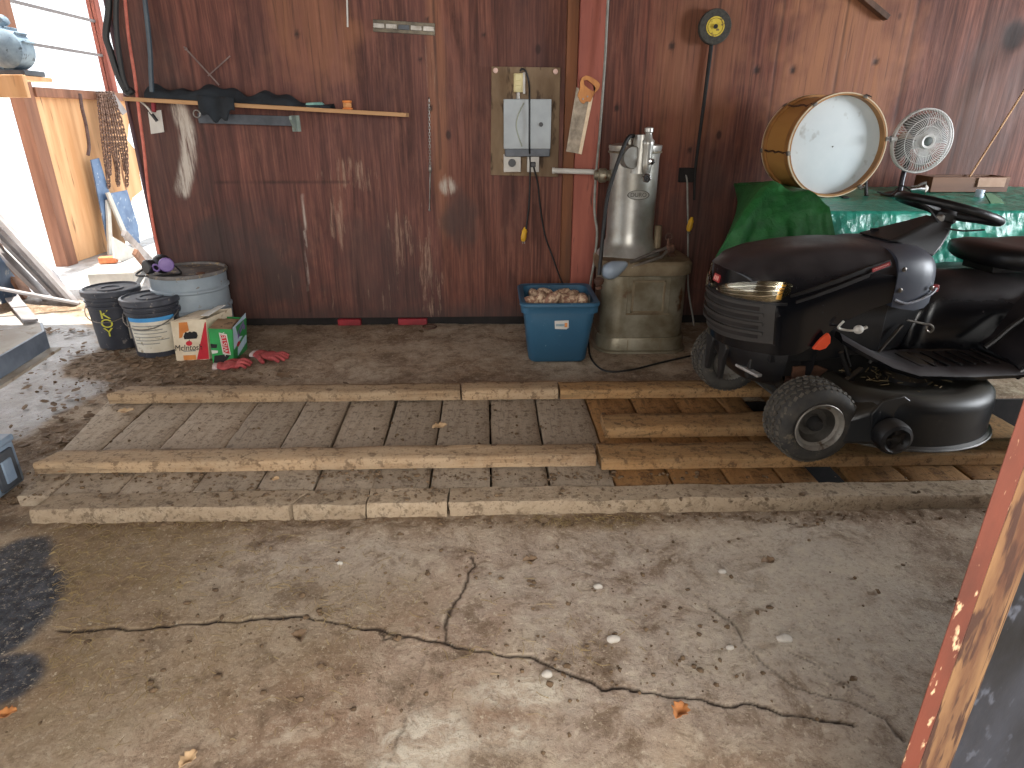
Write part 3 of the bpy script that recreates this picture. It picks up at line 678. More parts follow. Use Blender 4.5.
# red bricks / runners in the gap under the wall
M_red = mat('red_painted_block', lin(150,34,44), lin(112,24,32), 12, .55)
for x0, x1, lb in ((338,361,'short red block in the gap under the red wall, nearer the boxes'), (398,427,'longer red block in the gap under the wall, nearer the blue bin')):
    a, b = G(x0,326), G(x1,326)
    tag(MB().box2((a.x, WY-.01, .001), (b.x, WY+.03, .045)).build('red_block', M_red, bevel=.005), lb, 'block', 'red blocks under the wall')
c = G(430,327)
tag(MB().torus(c+Vector((.0,-.03,.012)), .045, .006, (0,0,1), 24, 6).build('wire_ring', M_rust), 'small dark wire ring lying on the floor at the foot of the wall', 'ring')

# ============================================================ OLD PUMP / BOILER
M_silver = mat('silver_painted_iron', lin(182,182,178), lin(146,142,132), 5, .36, .6, speck=lin(120,98,66), speck_scale=9, speck_lo=.66, bump=.06)
M_silver2 = mat('grimy_silver_iron', lin(150,144,126), lin(106,94,72), 5, .45, .5, speck=lin(92,60,34), speck_scale=7, speck_lo=.60, bump=.15)
M_ruststain = mat('rust_stained_iron', lin(136,122,98), lin(100,82,60), 7, .6, .35, bump=.25)
BX, BY = .885, 3.83
t = thing('well_pump', 'old silver-painted cast iron pump with round tank on a square base', 'pump', (BX, BY, 0))
def rrect(w, d, r, z, n=6, cx=BX, cy=BY):
    pts = []
    for sx, sy, a0 in ((1,1,0),(-1,1,PI/2),(-1,-1,PI),(1,-1,1.5*PI)):
        for k in range(n+1):
            a = a0+PI/2*k/n; pts.append(Vector((cx+sx*(w/2-r)+r*math.cos(a), cy+sy*(d/2-r)+r*math.sin(a), z)))
    return pts
W0, D0 = .53, .43
MB().rings([rrect(W0+.03,D0+.06,.13,.0), rrect(W0+.03,D0+.06,.13,.012), rrect(W0+.0,D0+.03,.12,.018), rrect(W0+.0,D0+.03,.12,.085), rrect(W0-.01,D0+.02,.12,.095)]).build('foot_ring', M_silver2, t, angle=30)
MB().rings([rrect(W0-.03,D0,.11,.090), rrect(W0-.03,D0,.11,.46), rrect(W0-.01,D0+.02,.11,.475)]).build('base_housing', M_silver2, t, angle=30)
MB().rings([rrect(W0+.01,D0+.04,.12,.470), rrect(W0+.015,D0+.045,.12,.485), rrect(W0+.015,D0+.045,.12,.525), rrect(W0-.01,D0+.02,.11,.545), rrect(W0-.12,D0-.1,.08,.556)]).build('base_lid', M_ruststain, t, angle=30)
yf = BY-D0/2
a, b = P(626,263,yf), P(666,318,yf)
MB().box2((a.x+.02, yf-.006, .24), (b.x+.01, yf+.01, .455)).build('front_panel', M_silver2, t, bevel=.003)
a, b = P(633,280,yf), P(662,312,yf)
dd = MB().box2((a.x, yf-.016, b.z), (b.x, yf, a.z)).build('square_door', M_silver2, t, bevel=.004)
fr = MB()
for (x0,x1,z0,z1) in ((a.x-.004,b.x+.004,a.z-.012,a.z+.002),(a.x-.004,b.x+.004,b.z-.002,b.z+.012),(a.x-.004,a.x+.010,b.z,a.z),(b.x-.010,b.x+.004,b.z,a.z)):
    fr.box2((x0,yf-.020,z0),(x1,yf-.006,z1))
fr.build('door_rim', M_ruststain, dd, bevel=.002)
MB().box2((P(625,320,yf).x, yf-.010, .235),(P(668,320,yf).x, yf, .246)).build('panel_sill', M_ruststain, t, bevel=.002)
for xx in (.79,.985):
    MB().box((xx, yf-.014, .05),(.004,.012,.075)).build('foot_seam', M_ruststain, t)
TX, TY = .808, 3.85
MB().lathe([(.19,.548),(.185,.562),(.155,.60),(.140,.64),(.137,.70),(.139,1.10),(.146,1.135),(.149,1.15),(.149,1.163),(.10,1.172),(0.001,1.176)], (TX,TY,0), (0,0,1), 48).build('tank', M_silver, t, angle=40)
MB().torus((TX,TY,1.128), .146, .006, (0,0,1), 48, 8).build('top_seam', M_silver2, t)
# cast cover at the top front: three lobes
mb = MB(); fy = TY-.13
mb.lathe([(.002,-.02),(.055,-.016),(.06,-.006),(.06,.05)], (TX-.045, TY-.148, 1.105), (-.25,1,0), 24)
mb.rings([[Vector((TX+.01+.06*math.cos(u)*(1-.25*v), TY-.115-.05*math.sin(u), 1.02+v*.2)) for u in [PI*k/10 for k in range(11)]] for v in (0,.2,.5,.8,1)], True, True, True)
mb.build('valve_cover', M_silver, t, angle=50)
mb = MB(); x0 = TX+.035
mb.lathe([(.018,0),(.026,.01),(.030,.05),(.028,.13),(.034,.15),(.034,.17),(.022,.185),(.018,.21),(.024,.215),(.024,.235),(.006,.24)], (x0, TY-.155, 1.02), (0,0,1), 20)
mb.lathe([(.012,0),(.02,.004),(.02,.02),(.012,.024)], (x0, TY-.155, .995), (0,0,1), 6)
mb.lathe([(.012,0),(.012,.03),(.02,.032),(.02,.05),(.008,.055)], (TX-.05, TY-.09, 1.165), (0,0,1), 12)
mb.build('relief_valve', M_silver, t, angle=40)
mb = MB(); mb.lathe([(.010,0),(.018,.003),(.018,.016),(.008,.02)], (x0+.02, TY-.178, 1.085), (0,-1,0), 6)
mb.lathe([(.02,0),(.026,.004),(.026,.022),(.02,.026)], (x0-.002, TY-.176, 1.0), (0,-1,0), 6); mb.build('hex_nut', M_chrome, t)
MB().lathe([(.034,0),(.04,.01),(.04,.04),(.03,.05),(.03,.075)], (TX-.205, TY-.01, 1.0), (1,0,0), 20).cyl((TX-.225,3.86,1.0),(TX-.13,3.86,1.0),.026).build('side_flange', M_silver2, t)
# oval badge with raised lettering
bc = Vector((TX+.005, TY-.1415, .905))
MB().lathe([(.001,0),(1,0),(1,.004),(.9,.004),(.88,.002),(.001,.002)], (0,0,0), (0,0,1), 36, mx=Matrix.Translation(bc) @ Matrix.Rotation(PI/2,4,'X') @ Matrix.Diagonal((.062,.026,1.6,1))).build('oval_badge', M_silver, t)
M_ink = mat('dark_badge_relief', lin(84,78,70), lin(64,58,50), 12, .6, .3)
MB().torus((0,0,0), 1, .05, (0,0,1), 40, 6, mx=Matrix.Translation(bc+Vector((0,-.006,0))) @ Matrix.Rotation(PI/2,4,'X') @ Matrix.Diagonal((.060,.025,.03,1))).build('badge_rim', M_ink, t)
text('badge_lettering', 'DURO', M_ink, t, bc+Vector((0,-.0085,0)), axes((1,0,0),(0,0,1)), .032, .001)
# black hose down the left, lever with grey ball
pts = [Vector((TX-.04,TY-.12,1.215)), Vector((TX-.09,TY-.16,1.18)), P(609,190,3.66), P(604,225,3.62), P(601,255,3.60), P(599,275,3.58)]
MB().tube(pts, .011, 10, 6).build('black_hose', M_cordb, t)
q = P(599,281,3.57)
MB().lathe([(.012,-.05),(.02,-.045),(.02,-.03),(.014,-.025),(.024,-.015),(.028,.0),(.028,.012),(.016,.02)], q, (0,0,1), 14).build('hose_fitting', M_rust, t)
bq = P(612,270,3.60); e1 = P(630,262,3.60); e2 = P(668,247,3.66); e3 = P(662,256,3.62)
MB().lathe([(.004,-.062),(.026,-.056),(.043,-.038),(.050,-.010),(.047,.016),(.036,.044),(.024,.072),(.014,.090),(.004,.095)], bq, (e1-bq), 24).build('grey_float', mat('blue_grey_float', lin(150,162,174), lin(126,138,152), 5, .4), t, angle=60)
MB().tube([e1+Vector((0,0,-.002)), e2], .010, 8).tube([e1+Vector((.01,.0,-.03)), e3+Vector((.0,0,-.004)), e2+Vector((.005,0,-.01))], .009, 8).build('float_arm', M_steel, t)
MB().lathe([(.02,-.02),(.026,-.012),(.026,.02),(.012,.03)], e2+Vector((.01,0,-.01)), (1,.2,.2), 14).cyl(e2, e2+Vector((.0,0,.05)), .008).torus(e2+Vector((0,0,.058)), .018, .005, (0,1,0), 18, 6).cyl(e2+Vector((.0,.03,-.02)), (e2.x+.06,e2.y+.08,.55), .018).build('arm_pivot', M_rust, t)
MB().tube([e2+Vector((-.03,.14,-.03)), e2+Vector((-.03,.14,.10))], .022, 10).build('rear_stub_pipe', M_ruststain, t)
# cord on the floor in front of the pump
pts = [P(589,325,3.60), G(588.5,344,.006), G(592,360,.006), G(606,371,.006), G(630,370,.006), G(655,364,.006), G(672,360,.006), G(690,356,.006)]
tag(MB().tube(pts, .0055, 7, 6).build('floor_cord', M_cordb), 'black cord looping on the floor in front of the pump', 'cord')

# ============================================================ BLUE BIN with corn cobs
M_bin = mat('blue_plastic', lin(48,90,116), lin(43,82,108), 3, .5, speck=lin(120,140,150), speck_scale=70, speck_lo=.68)
t = thing('storage_bin', 'open blue plastic storage bin standing left of the old pump', 'bin', (.36, 3.64, 0))
def rr(x0, x1, y0, y1, z, r=.05): return rrect(x1-x0, y1-y0, r, z, 6, (x0+x1)/2, (y0+y1)/2)
MB().rings([rr(.205,.515,3.47,3.80,.0,.04), rr(.195,.525,3.455,3.815,.01,.05), rr(.165,.562,3.425,3.855,.30,.05), rr(.166,.560,3.43,3.85,.352,.05), rr(.172,.555,3.437,3.845,.352,.05), rr(.172,.555,3.437,3.843,.29,.05), rr(.215,.505,3.475,3.79,.02,.04)], True, True).build('bin_body', M_bin, t, angle=50)
MB().rings([rr(.158,.568,3.418,3.862,.300), rr(.148,.578,3.408,3.872,.303), rr(.146,.580,3.406,3.874,.338), rr(.140,.586,3.400,3.880,.345), rr(.140,.586,3.400,3.880,.358), rr(.146,.580,3.407,3.872,.364), rr(.170,.556,3.436,3.846,.358), rr(.170,.556,3.436,3.846,.335)], False, False).build('bin_rim', M_bin, t, angle=40)
qc = P(561.5,324.5,3.43); fy = 3.4345-.006
bl_ = MB().rings([[Vector((qc.x+x,fy-.006+z*.11*-1+y,qc.z+z)) for x,z in ((-.040,.024),(.038,.026),(.041,-.016),(.028,-.027),(-.036,-.024))] for y in (0,.003)]).build('sticker', M_white, t)
MB().box((qc.x-.008,fy-.009,qc.z+.0),(.05,.002,.014),(math.radians(-6),0,0)).build('sticker_stripe', mat('grey_blue_print', lin(120,140,146), lin(150,160,160), 40, .7), bl_)
MB().box((qc.x+.024,fy-.009,qc.z+.0),(.016,.002,.024),(math.radians(-6),0,0)).build('sticker_mark', mat('orange_print', lin(222,150,80), lin(200,120,60), 40, .7), bl_)
M_cob = mat('speckled_pale_cob', lin(206,180,150), lin(150,112,92), 46, .85, lo=.45, hi=.55, bump=.6)
random.seed(11)
cobs = [(.215,3.56,.335,.3),(.27,3.60,.350,1.3),(.33,3.55,.352,.5),(.30,3.70,.345,2.2),(.38,3.60,.340,2.6),(.44,3.57,.335,.2),(.50,3.56,.345,1.6),(.46,3.70,.330,.9),(.24,3.72,.33,1.9),(.40,3.75,.325,.1),(.52,3.70,.315,1.2)]
pos = ['pale speckled cob at the left side of the blue bin','pale cob standing tallest left of centre in the blue bin','pale cob at the front centre of the blue bin','pale cob behind the tallest one in the blue bin','pale cob right of centre in the blue bin','pale cob at the front right of the blue bin','round pale cob at the right corner of the blue bin','pale cob toward the back right inside the blue bin','pale cob at the back left inside the blue bin','pale cob at the back centre inside the blue bin','lowest pale cob at the back right of the blue bin']
for (x,y,z,a), lb in zip(cobs, pos):
    ax = Vector((math.cos(a), math.sin(a), random.uniform(-.35,.5)))
    L = .062
    prof = [(.006,-L),(.024,-L*.9),(.031,-L*.5),(.033,0),(.029,L*.5),(.02,L*.85),(.006,L)]
    mb = MB(); mb.lathe(prof, (x,y,z), ax, 18)
    mb.v = [tuple(Vector(p)+Vector(mn.noise_vector(Vector(p)*60))*.0035) for p in mb.v]
    tag(mb.build('corn_cob', M_cob, angle=80), lb, 'cob', 'cobs in the blue bin')
tag(MB().rings([rr(.20,.528,3.46,3.82,.10,.04), rr(.186,.542,3.45,3.835,.285,.05)]).build('cob_filling', M_cob), 'heap of pale cobs filling the blue bin', 'cobs', None, 'stuff')
def PX(px, py, X):
    d = ray(px, py); return CAM + d*(X/d.x)
def quad(a, b, c, d, off=(0,0,0)):           # bilinear face: a lower-left, b lower-right, c upper-right, d upper-left
    a, b, c, d = (Vector(q)+Vector(off) for q in (a, b, c, d))
    return lambda u, v: a*(1-u)*(1-v)+b*u*(1-v)+c*u*v+d*(1-u)*v
def patch(face, pts, n, h=.0012):            # thin decal on a face: outline in (u,v)
    lo = [face(u, v)+n*.0004 for u, v in pts]; hi = [p+n*h for p in lo]
    return MB().rings([lo, hi])
def lathe_patch(c, r0, r1, z0, z1, a0, a1, th=.0016, n=20):   # label on a tapered bucket, angles around z
    lo = []; mb = MB()
    def f(rr): return [[Vector((c[0]+(r0+(r1-r0)*v+rr)*math.cos(a0+(a1-a0)*u/n), c[1]+(r0+(r1-r0)*v+rr)*math.sin(a0+(a1-a0)*u/n), z0+(z1-z0)*v)) for u in range(n+1)] for v in (0,1)]
    A_, B_ = f(.0006), f(th)
    mb.rings([A_[0], A_[1], B_[1], B_[0], A_[0]], False, False, False)
    return mb
# ============================================================ BUCKETS, DRUM, BOXES, GLOVES
M_pail = mat('dark_pail_plastic', lin(56,58,66), lin(42,44,52), 8, .42, speck=lin(110,104,100), speck_scale=30, speck_lo=.62)
M_lid = mat('dusty_black_lid', lin(66,68,76), lin(40,42,50), 12, .5, speck=lin(140,132,124), speck_scale=24, speck_lo=.6)
M_label = mat('aged_white_label', lin(212,206,192), lin(190,180,160), 8, .7, speck=lin(150,136,112), speck_scale=20, speck_lo=.6)
M_blue = mat('sky_blue_print', lin(72,150,204), lin(56,128,184), 10, .6)
M_ylab = mat('yellow_print', lin(206,200,70), lin(180,176,56), 14, .6)
M_print = mat('faded_grey_print', lin(140,140,136), lin(120,120,116), 20, .7)
def bucket(cx, cy, label, H=.345):
    t = thing('bucket', label, 'bucket', (cx, cy, 0), 0, 'plastic buckets by the drum')
    MB().lathe([(.118,.006),(.126,0),(.130,.004),(.143,.255),(.150,.258),(.150,.272),(.145,.275),(.146,.288),(.153,.291),(.153,.303),(.147,.306),(.148,H-.018)], (cx,cy,0), (0,0,1), 48).build('pail', M_pail, t, angle=40)
    MB().lathe([(.158,H-.034),(.162,H-.030),(.162,H-.004),(.158,H),(.146,H+.002),(.140,H-.008),(.075,H-.010),(.070,H-.002),(.052,H-.002),(.048,H-.009),(.001,H-.009)], (cx,cy,0), (0,0,1), 48).build('lid', M_lid, t, angle=40)
    for s in (-1, 1):
        MB().lathe([(.020,0),(.020,.012),(.012,.016)], (cx+s*.145,cy,.268), (s,0,0), 14).build('handle_lug', M_pail, t)
    hp = [Vector((cx+.158*math.cos(a), cy-.158*math.sin(a)-.004, .268-.085*math.sin(a))) for a in [PI*k/14 for k in range(15)]]
    MB().tube(hp, .003, 6).build('bail_handle', M_steel, t)
    return t
b1 = bucket(-2.02, 3.72, 'black bucket with wide white label and blue stripe, in front')
fa = math.atan2(-3.72, 2.02)
lb = lathe_patch((-2.02,3.72), .1313, .1425, .035, .245, fa-1.15, fa+.75).build('white_label', M_label, b1)
lathe_patch((-2.02,3.72), .1414, .1438, .222, .2455, fa-1.15, fa+.75, .0024).build('blue_stripe', M_blue, lb)
for i, z in enumerate((.195,.17,.15,.128,.108,.088)):
    r = .1305+.0125*z/.25
    lathe_patch((-2.02,3.72), r+.001, r+.0012, z, z+.005, fa-1.0, fa+(.5,.2,.35,.1,.4,.0)[i], .0024).build('printed_line', M_print, lb)
b2 = bucket(-2.325, 3.87, 'black bucket with yellow lettering, behind the white-labelled one', .36)
fb = math.atan2(-3.87, 2.325)
lathe_patch((-2.325,3.87), .1315, .1395, .06, .20, fa+.35, fa+.95).build('white_label', M_label, b2)
ang = fb-.45
for i, ch in enumerate('KOY'):
    z = .225-.055*i; r = .139; n = Vector((math.cos(ang), math.sin(ang), 0))
    text('yellow_letter', ch, M_ylab, b2, Vector((-2.325,3.87,0))+n*(r+.002)+Vector((0,0,z)), axes((-n.y, n.x, 0), (0,0,1)), .075, .0008, sx=1.2)
# steel drum
dx, dy, dh, dr_ = -1.885, 3.955, .45, .222
M_drum = mat('grey_blue_drum_paint', lin(140,150,156), lin(120,130,138), 5, .45, .1, speck=lin(110,96,84), speck_scale=24, speck_lo=.64)
t = thing('steel_drum', 'small grey steel drum behind the buckets against the wall', 'drum', (dx, dy, 0))
MB().lathe([(dr_-.01,0),(dr_,.006),(dr_,.012),(dr_-.006,.018),(dr_-.006,.205),(dr_+.002,.214),(dr_+.002,.226),(dr_-.006,.235),(dr_-.006,.33),(dr_+.002,.339),(dr_+.002,.349),(dr_-.006,.358),(dr_-.006,dh-.02)], (dx,dy,0), (0,0,1), 56).build('shell', M_drum, t, angle=40)
MB().lathe([(dr_-.008,dh-.024),(dr_+.004,dh-.02),(dr_+.006,dh-.008),(dr_+.002,dh),(dr_-.008,dh-.001),(dr_-.012,dh-.014),(.001,dh-.016)], (dx,dy,0), (0,0,1), 56).build('lid', mat('dusty_drum_lid', lin(110,104,100), lin(70,66,64), 12, .7, speck=lin(150,130,100), speck_scale=20, speck_lo=.55), t, angle=40)
MB().lathe([(.026,0),(.026,.008),(.018,.012)], (dx+.11,dy-.08,dh-.016), (0,0,1), 16).build('bung_cap', M_rust, t)
# respirator on the drum
q = Vector((dx-.115, dy-.06, dh-.014))
t = thing('respirator', 'dark half-mask respirator with purple cartridges on the grey drum', 'respirator', tuple(q))
M_pur = mat('purple_plastic', lin(134,108,164), lin(108,84,140), 10, .5)
MB().sphere(q+Vector((0,0,.058)), .06, 20, 12, sq=(1,.85,.95)).build('face_piece', M_black, t)
for s, dz in ((1,.012),(-1,.0)):
    c = q+Vector((.052*s,-.055,.052+dz)); n = Vector((.55*s,-1,.1))
    MB().lathe([(.030,-.03),(.040,-.02),(.042,.0),(.042,.016),(.036,.022),(.001,.024)], c, n, 24).build('cartridge', M_pur if s > 0 else M_black, t)
MB().torus(q+Vector((0,-.075,.05)), .02, .006, (0,1,.2), 18, 8).build('exhale_valve', M_pur, t)
MB().tube([q+Vector((-.05,.02,.07)), q+Vector((-.10,.0,.035)), q+Vector((-.135,-.06,.006)), q+Vector((-.06,-.10,.006)), q+Vector((.05,-.10,.008)), q+Vector((.12,-.04,.006)), q+Vector((.06,.03,.04))], .006, 6, 6).build('strap', M_cordb, t)
# apple box
M_card = mat('dirty_cardboard_white', lin(214,200,176), lin(190,172,146), 8, .8, speck=lin(140,116,88), speck_scale=18, speck_lo=.6)
M_cardb = mat('brown_cardboard', lin(150,122,92), lin(112,88,64), 10, .85, speck=lin(80,60,44), speck_scale=20, speck_lo=.56)
M_redp = mat('red_print', lin(192,36,50), lin(170,28,42), 10, .6)
M_blkp = mat('black_print', lin(24,22,22), lin(16,14,14), 10, .7)
M_orp = mat('orange_brown_print', lin(206,132,66), lin(180,106,48), 10, .7)
def carton(name, label, cat, FL, FR, TR, TL, dv, m):
    t = thing(name, label, cat, tuple((Vector(FL)+Vector(FR))/2+Vector(dv)/2))
    FL, FR, TR, TL, dv = (Vector(q) for q in (FL, FR, TR, TL, dv))
    bk = [p+dv for p in (FL, FR, TR, TL)]
    mb = MB(); th = .006; up = Vector((0,0,th))
    nf = (FR-FL).cross(TL-FL).normalized()
    def sheet(a, b, c, d):
        n = (b-a).cross(d-a).normalized()*.002
        mb.rings([[a-n, b-n, c-n, d-n], [a+n, b+n, c+n, d+n]])
    sheet(FL, FR, TR, TL); sheet(FR, bk[1], bk[2], TR); sheet(bk[1], bk[0], bk[3], bk[2]); sheet(bk[0], FL, TL, bk[3]); sheet(FL, bk[0], bk[1], FR)
    mb.build('carton_body', m, t, angle=30)
    return t, FL, FR, TR, TL, bk
FL, FR = G(177,361), G(209.5,359.5); TL, TR = P(171,322,FL.y-.02), P(206,319,FR.y-.02)
t, FL, FR, TR, TL, bk = carton('apple_box', 'white and red apple carton beside the white-labelled bucket', 'box', FL, FR, TR, TL, (.06,.22,0), M_card)
nf = (FR-FL).cross(TL-FL).normalized(); fc = quad(FL, FR, TR, TL, nf*.002)
if nf.y > 0: nf = -nf; fc = quad(FL, FR, TR, TL, nf*.002)
patch(fc, [(.62,.02),(.995,.02),(.99,.93),(.96,.93)], nf).build('red_triangle', M_redp, t)
ell = lambda cu, cv, ru, rv, n=20: [(cu+ru*math.cos(2*PI*k/n), cv+rv*math.sin(2*PI*k/n)) for k in range(n)]
patch(fc, [(.30,.62),(.32,.55),(.68,.55),(.72,.62),(.70,.70),(.62,.73),(.56,.71),(.50,.735),(.44,.71),(.37,.73)], nf, .0016).build('hand_hole', M_blkp, t)
patch(fc, [(.17,.58),(.26,.60),(.31,.70),(.48,.76),(.46,.97),(.22,.97)], nf).build('orange_panel', M_orp, t)
ap = patch(fc, ell(.44,.44,.095,.062), nf, .0018).build('apple_mark', M_redp, t)
patch(fc, [(.44,.50),(.46,.50),(.47,.535),(.455,.535)], nf, .002).build('apple_stalk', M_blkp, ap)
text('apple_lettering', 'McIntosh', M_blkp, t, fc(.40,.33)+nf*.002, axes(FR-FL, TL-FL), .052, .0006, shear=.25, sx=.78)
for k, v in enumerate((.235,.02)):
    patch(fc, [(.24 if k==0 else .22, v),(.62 if k==0 else .60, v),(.62 if k==0 else .60, v+.025 if k==0 else .14),(.24 if k==0 else .22, v+.025 if k==0 else .14)], nf).build('small_print', M_print if k==0 else M_orp, t)
lid = quad(TL, TR, bk[2], bk[3])
mb = MB(); 
mb.rings([[lid(0,0)+Vector((0,0,o)), lid(.8,0)+Vector((0,0,o)), lid(.75,.85)+Vector((0,0,o+.006)), lid(0,1)+Vector((0,0,o))] for o in (.001,.004)])
mb.build('top_flap', M_card, t)
mb = MB(); mb.rings([[lid(.62,.3)+Vector((0,0,o)), lid(1,.1)+Vector((0,0,o+.004)), lid(1.08,.7)+Vector((0,0,o+.03)), lid(.7,.9)+Vector((0,0,o+.02))] for o in (.006,.009)])
mb.build('torn_flap', M_white, t)
# green drink carton
M_grn = mat('green_carton', lin(44,146,74), lin(34,120,60), 8, .55)
M_pale = mat('pale_blue_print', lin(192,212,224), lin(170,194,210), 14, .6)
FL, FR = G(213.5,364), G(233.5,362.5); TL, TR = P(208.5,328.5,FL.y-.005), P(232,329.5,FR.y-.005)
BR = G(247,349)
t, FL, FR, TR, TL, bk = carton('drink_carton', 'green drink carton with red badge right of the apple carton', 'box', FL, FR, TR, TL, Vector(BR)-Vector(FR), M_grn)
nf = (FR-FL).cross(TL-FL).normalized(); nf = nf if nf.y < 0 else -nf
fc = quad(FL, FR, TR, TL, nf*.002)
bd = patch(fc, [(.52,.28),(.90,.24),(.76,.86),(.42,.90)], nf).build('white_badge_edge', M_white, t)
patch(fc, [(.57,.31),(.85,.28),(.72,.82),(.46,.86)], nf, .002).build('red_badge', M_redp, bd)
text('badge_lettering', 'TWISTER', M_white, bd, fc(.65,.57)+nf*.0034, axes(fc(.56,.30)-fc(.70,.85), fc(.85,.3)-fc(.5,.3)) if False else axes(fc(.52,.88)-fc(.66,.28), fc(.2,.5)-fc(.9,.5)), .036, .0005)
patch(fc, [(.02,.02),(.55,.02),(.85,.22),(.6,.26),(.1,.24)], nf).build('dark_hole_patch', M_blkp, t)  # black patch painted for the dark holes in the lower front
patch(fc, [(.0,.30),(.28,.32),(.30,.38),(.0,.40)], nf).build('white_print', M_white, t)
patch(fc, [(.0,.46),(.26,.46),(.30,.56),(.0,.58)], nf).build('black_print_band', M_blkp, t)
sc = quad(FR, bk[1], bk[2], TR); ns = (bk[1]-FR).cross(TR-FR).normalized(); ns = ns if ns.x > 0 else -ns
sc2 = quad(FR, bk[1], bk[2]+Vector((0,0,.03)), TR+Vector((0,0,.008)), ns*.002)
patch(sc2, [(.06,.36),(.98,.55),(1.0,1.0),(.04,1.0)], ns).build('pale_side_panel', M_pale, t)
text('side_lettering', 'Zing', mat('purple_print', lin(140,92,170), lin(120,70,150), 10, .6), t, sc2(.52,.76)+ns*.003, axes(sc2(.9,.9)-sc2(.1,.6), Vector((0,0,1))), .075, .0005, shear=.2)
patch(sc2, [(.30,.08),(.95,.22),(.98,.46),(.32,.30)], ns).build('pale_lower_panel', M_pale, t)
patch(sc2, ell(.36,.40,.12,.06), ns, .002).build('fruit_mark', M_redp, t)
lid = quad(TL, TR, bk[2], bk[3])
MB().rings([[lid(u,v)+Vector((0,0,-.012+o)) for u, v in ((0.03,0.03),(.97,.03),(.97,.97),(.03,.97))] for o in (0,.004)]).build('inner_card', M_cardb, t)
MB().rings([[lid(0,.0)+Vector((0,0,o)), lid(.95,.0)+Vector((0,0,o)), lid(.9,.55)+Vector((0,0,o+.018)), lid(.1,.5)+Vector((0,0,o+.02))] for o in (.001,.003)]).build('top_flap', M_cardb, t)
# work gloves
M_glove = mat('red_work_glove', lin(176,82,80), lin(140,54,56), 30, .85, bump=.4)
M_cuff = mat('white_knit_cuff', lin(196,180,176), lin(160,140,136), 40, .9, bump=.4)
def glove(loc, rz, label, curl, sc=1.0, flip=1):
    M_ = Matrix.Translation(Vector(loc)) @ Matrix.Rotation(rz, 4, 'Z') @ Matrix.Diagonal((sc, sc*flip, sc, 1))
    t = thing('work_glove', label, 'glove', M=Matrix.Translation(Vector(loc)))
    mb = MB()
    def palm(u, v):
        a = 2*PI*v; x = -.055+.11*u; w = .040+.012*math.sin(PI*min(1,u*1.1))
        return Vector((x, w*math.cos(a), .020+.016*math.sin(a)+.004*math.sin(x*90)))
    mb.rings([[palm(i/10, k/20) for k in range(20)] for i in range(11)], mx=M_)
    for k in range(4):
        y = .034-.023*k; L = (.075,.088,.082,.062)[k]; sp = (.10,.03,-.05,-.16)[k]
        p0 = Vector((.045, y, .020)); d1 = Vector((math.cos(sp), math.sin(sp)+.25*(1.5-k)*.2, 0))
        pts = [p0, p0+d1*L*.45+Vector((0,0,.006+.010*curl[k])), p0+d1*L*.8+Vector((0,0,-.002+.004*curl[k])), p0+d1*L*(1-.08*curl[k])+Vector((0,0,-.006))]
        mb.tube(pts, lambda u: .0115-.002*u-.004*max(0,u-.85)/.15, 10, 4, mx=M_)
    mb.tube([Vector((-.02,.035,.02)), Vector((.01,.062,.024)), Vector((.035,.078,.018)), Vector((.052,.084,.014))], lambda u: .014-.003*u-.004*max(0,u-.85)/.15, 10, 4, mx=M_)
    mb.build('hand_part', M_glove, t, angle=80)
    MB().rings([[Vector((-.053-.026*u, (.040-.002*math.sin(u*12))*math.cos(2*PI*k/20), .020+(.015+.003*u)*math.sin(2*PI*k/20))) for k in range(20)] for u in (0,.2,.4,.6,.8,1)], True, False, mx=M_).build('cuff', M_cuff, t, angle=80)
    return t
g = G(229,369); glove((g.x, g.y, 0.002), math.radians(12), 'crumpled red work glove with white cuff below the green carton', (1,1.6,1.2,.6), .98)
g = G(267,359); glove((g.x, g.y, 0.002), math.radians(-22), 'red work glove with spread fingers lying alone on the floor', (.2,.3,.2,.1), 1.1, -1)

# ============================================================ LEANING LUMBER AND JUNK BY THE LEFT DOOR
M_grl = mat('grey_silvered_lumber', lin(168,164,164), lin(122,116,116), 10, .8, stretch=(.3,.3,.3), rand=.2, bump=.2)
M_brl = mat('brown_lumber', lin(150,112,90), lin(112,80,62), 10, .8, rand=.15, bump=.2)
M_bluem = mat('blue_grey_sheet_metal', lin(112,138,172), lin(84,108,142), 6, .5, .2, speck=lin(176,186,196), speck_scale=14, speck_lo=.6)
def lean(f, tp, X, w, h, m, label, nm='leaning_board', grp='boards leaning by the left door', cat='board', z=.012):
    a = G(*f, z); b = PX(*tp, X); b = a+(b-a)*1.12
    tag(MB().bar(a, b, w, h, (.2,-1,.3)).build(nm, m, bevel=.002), label, cat, grp)
lean((76,304),(0,219), -3.62, .03, .10, M_grl, 'long pale grey board outermost in the leaning stack')
lean((70,301),(0,226), -3.70, .03, .12, M_grl, 'second pale board behind the outermost leaning one')
lean((61,299),(0,236), -3.72, .025, .14, M_grl, 'third grey board of the leaning stack, wider than the first')
lean((46,297),(-4,248), -3.70, .03, .14, M_grl, 'broad grey board in the middle of the leaning stack')
lean((27,296),(-6,244), -3.75, .025, .16, M_brl, 'reddish brown board leaning among the grey ones')
lean((14,297),(-14,262), -3.6, .02, .22, M_bluem, 'dark blue panel leaning lowest in the stack by the left door')
a, b = G(79,303.5,.05), G(-30,283,.25)
tag(MB().tube([a, b], .014, 10).build('thin_pole', M_grl), 'thin grey pole lying across the feet of the leaning boards', 'pole')
a, b = G(31,321,.025), G(12,298,.07)
tag(MB().bar(a, b, .085, .018).build('short_plank', M_grl, bevel=.003), 'short grey plank end lying on the floor below the leaning boards', 'plank')
a, b = G(74,300,.03), PX(52,271,-3.55)
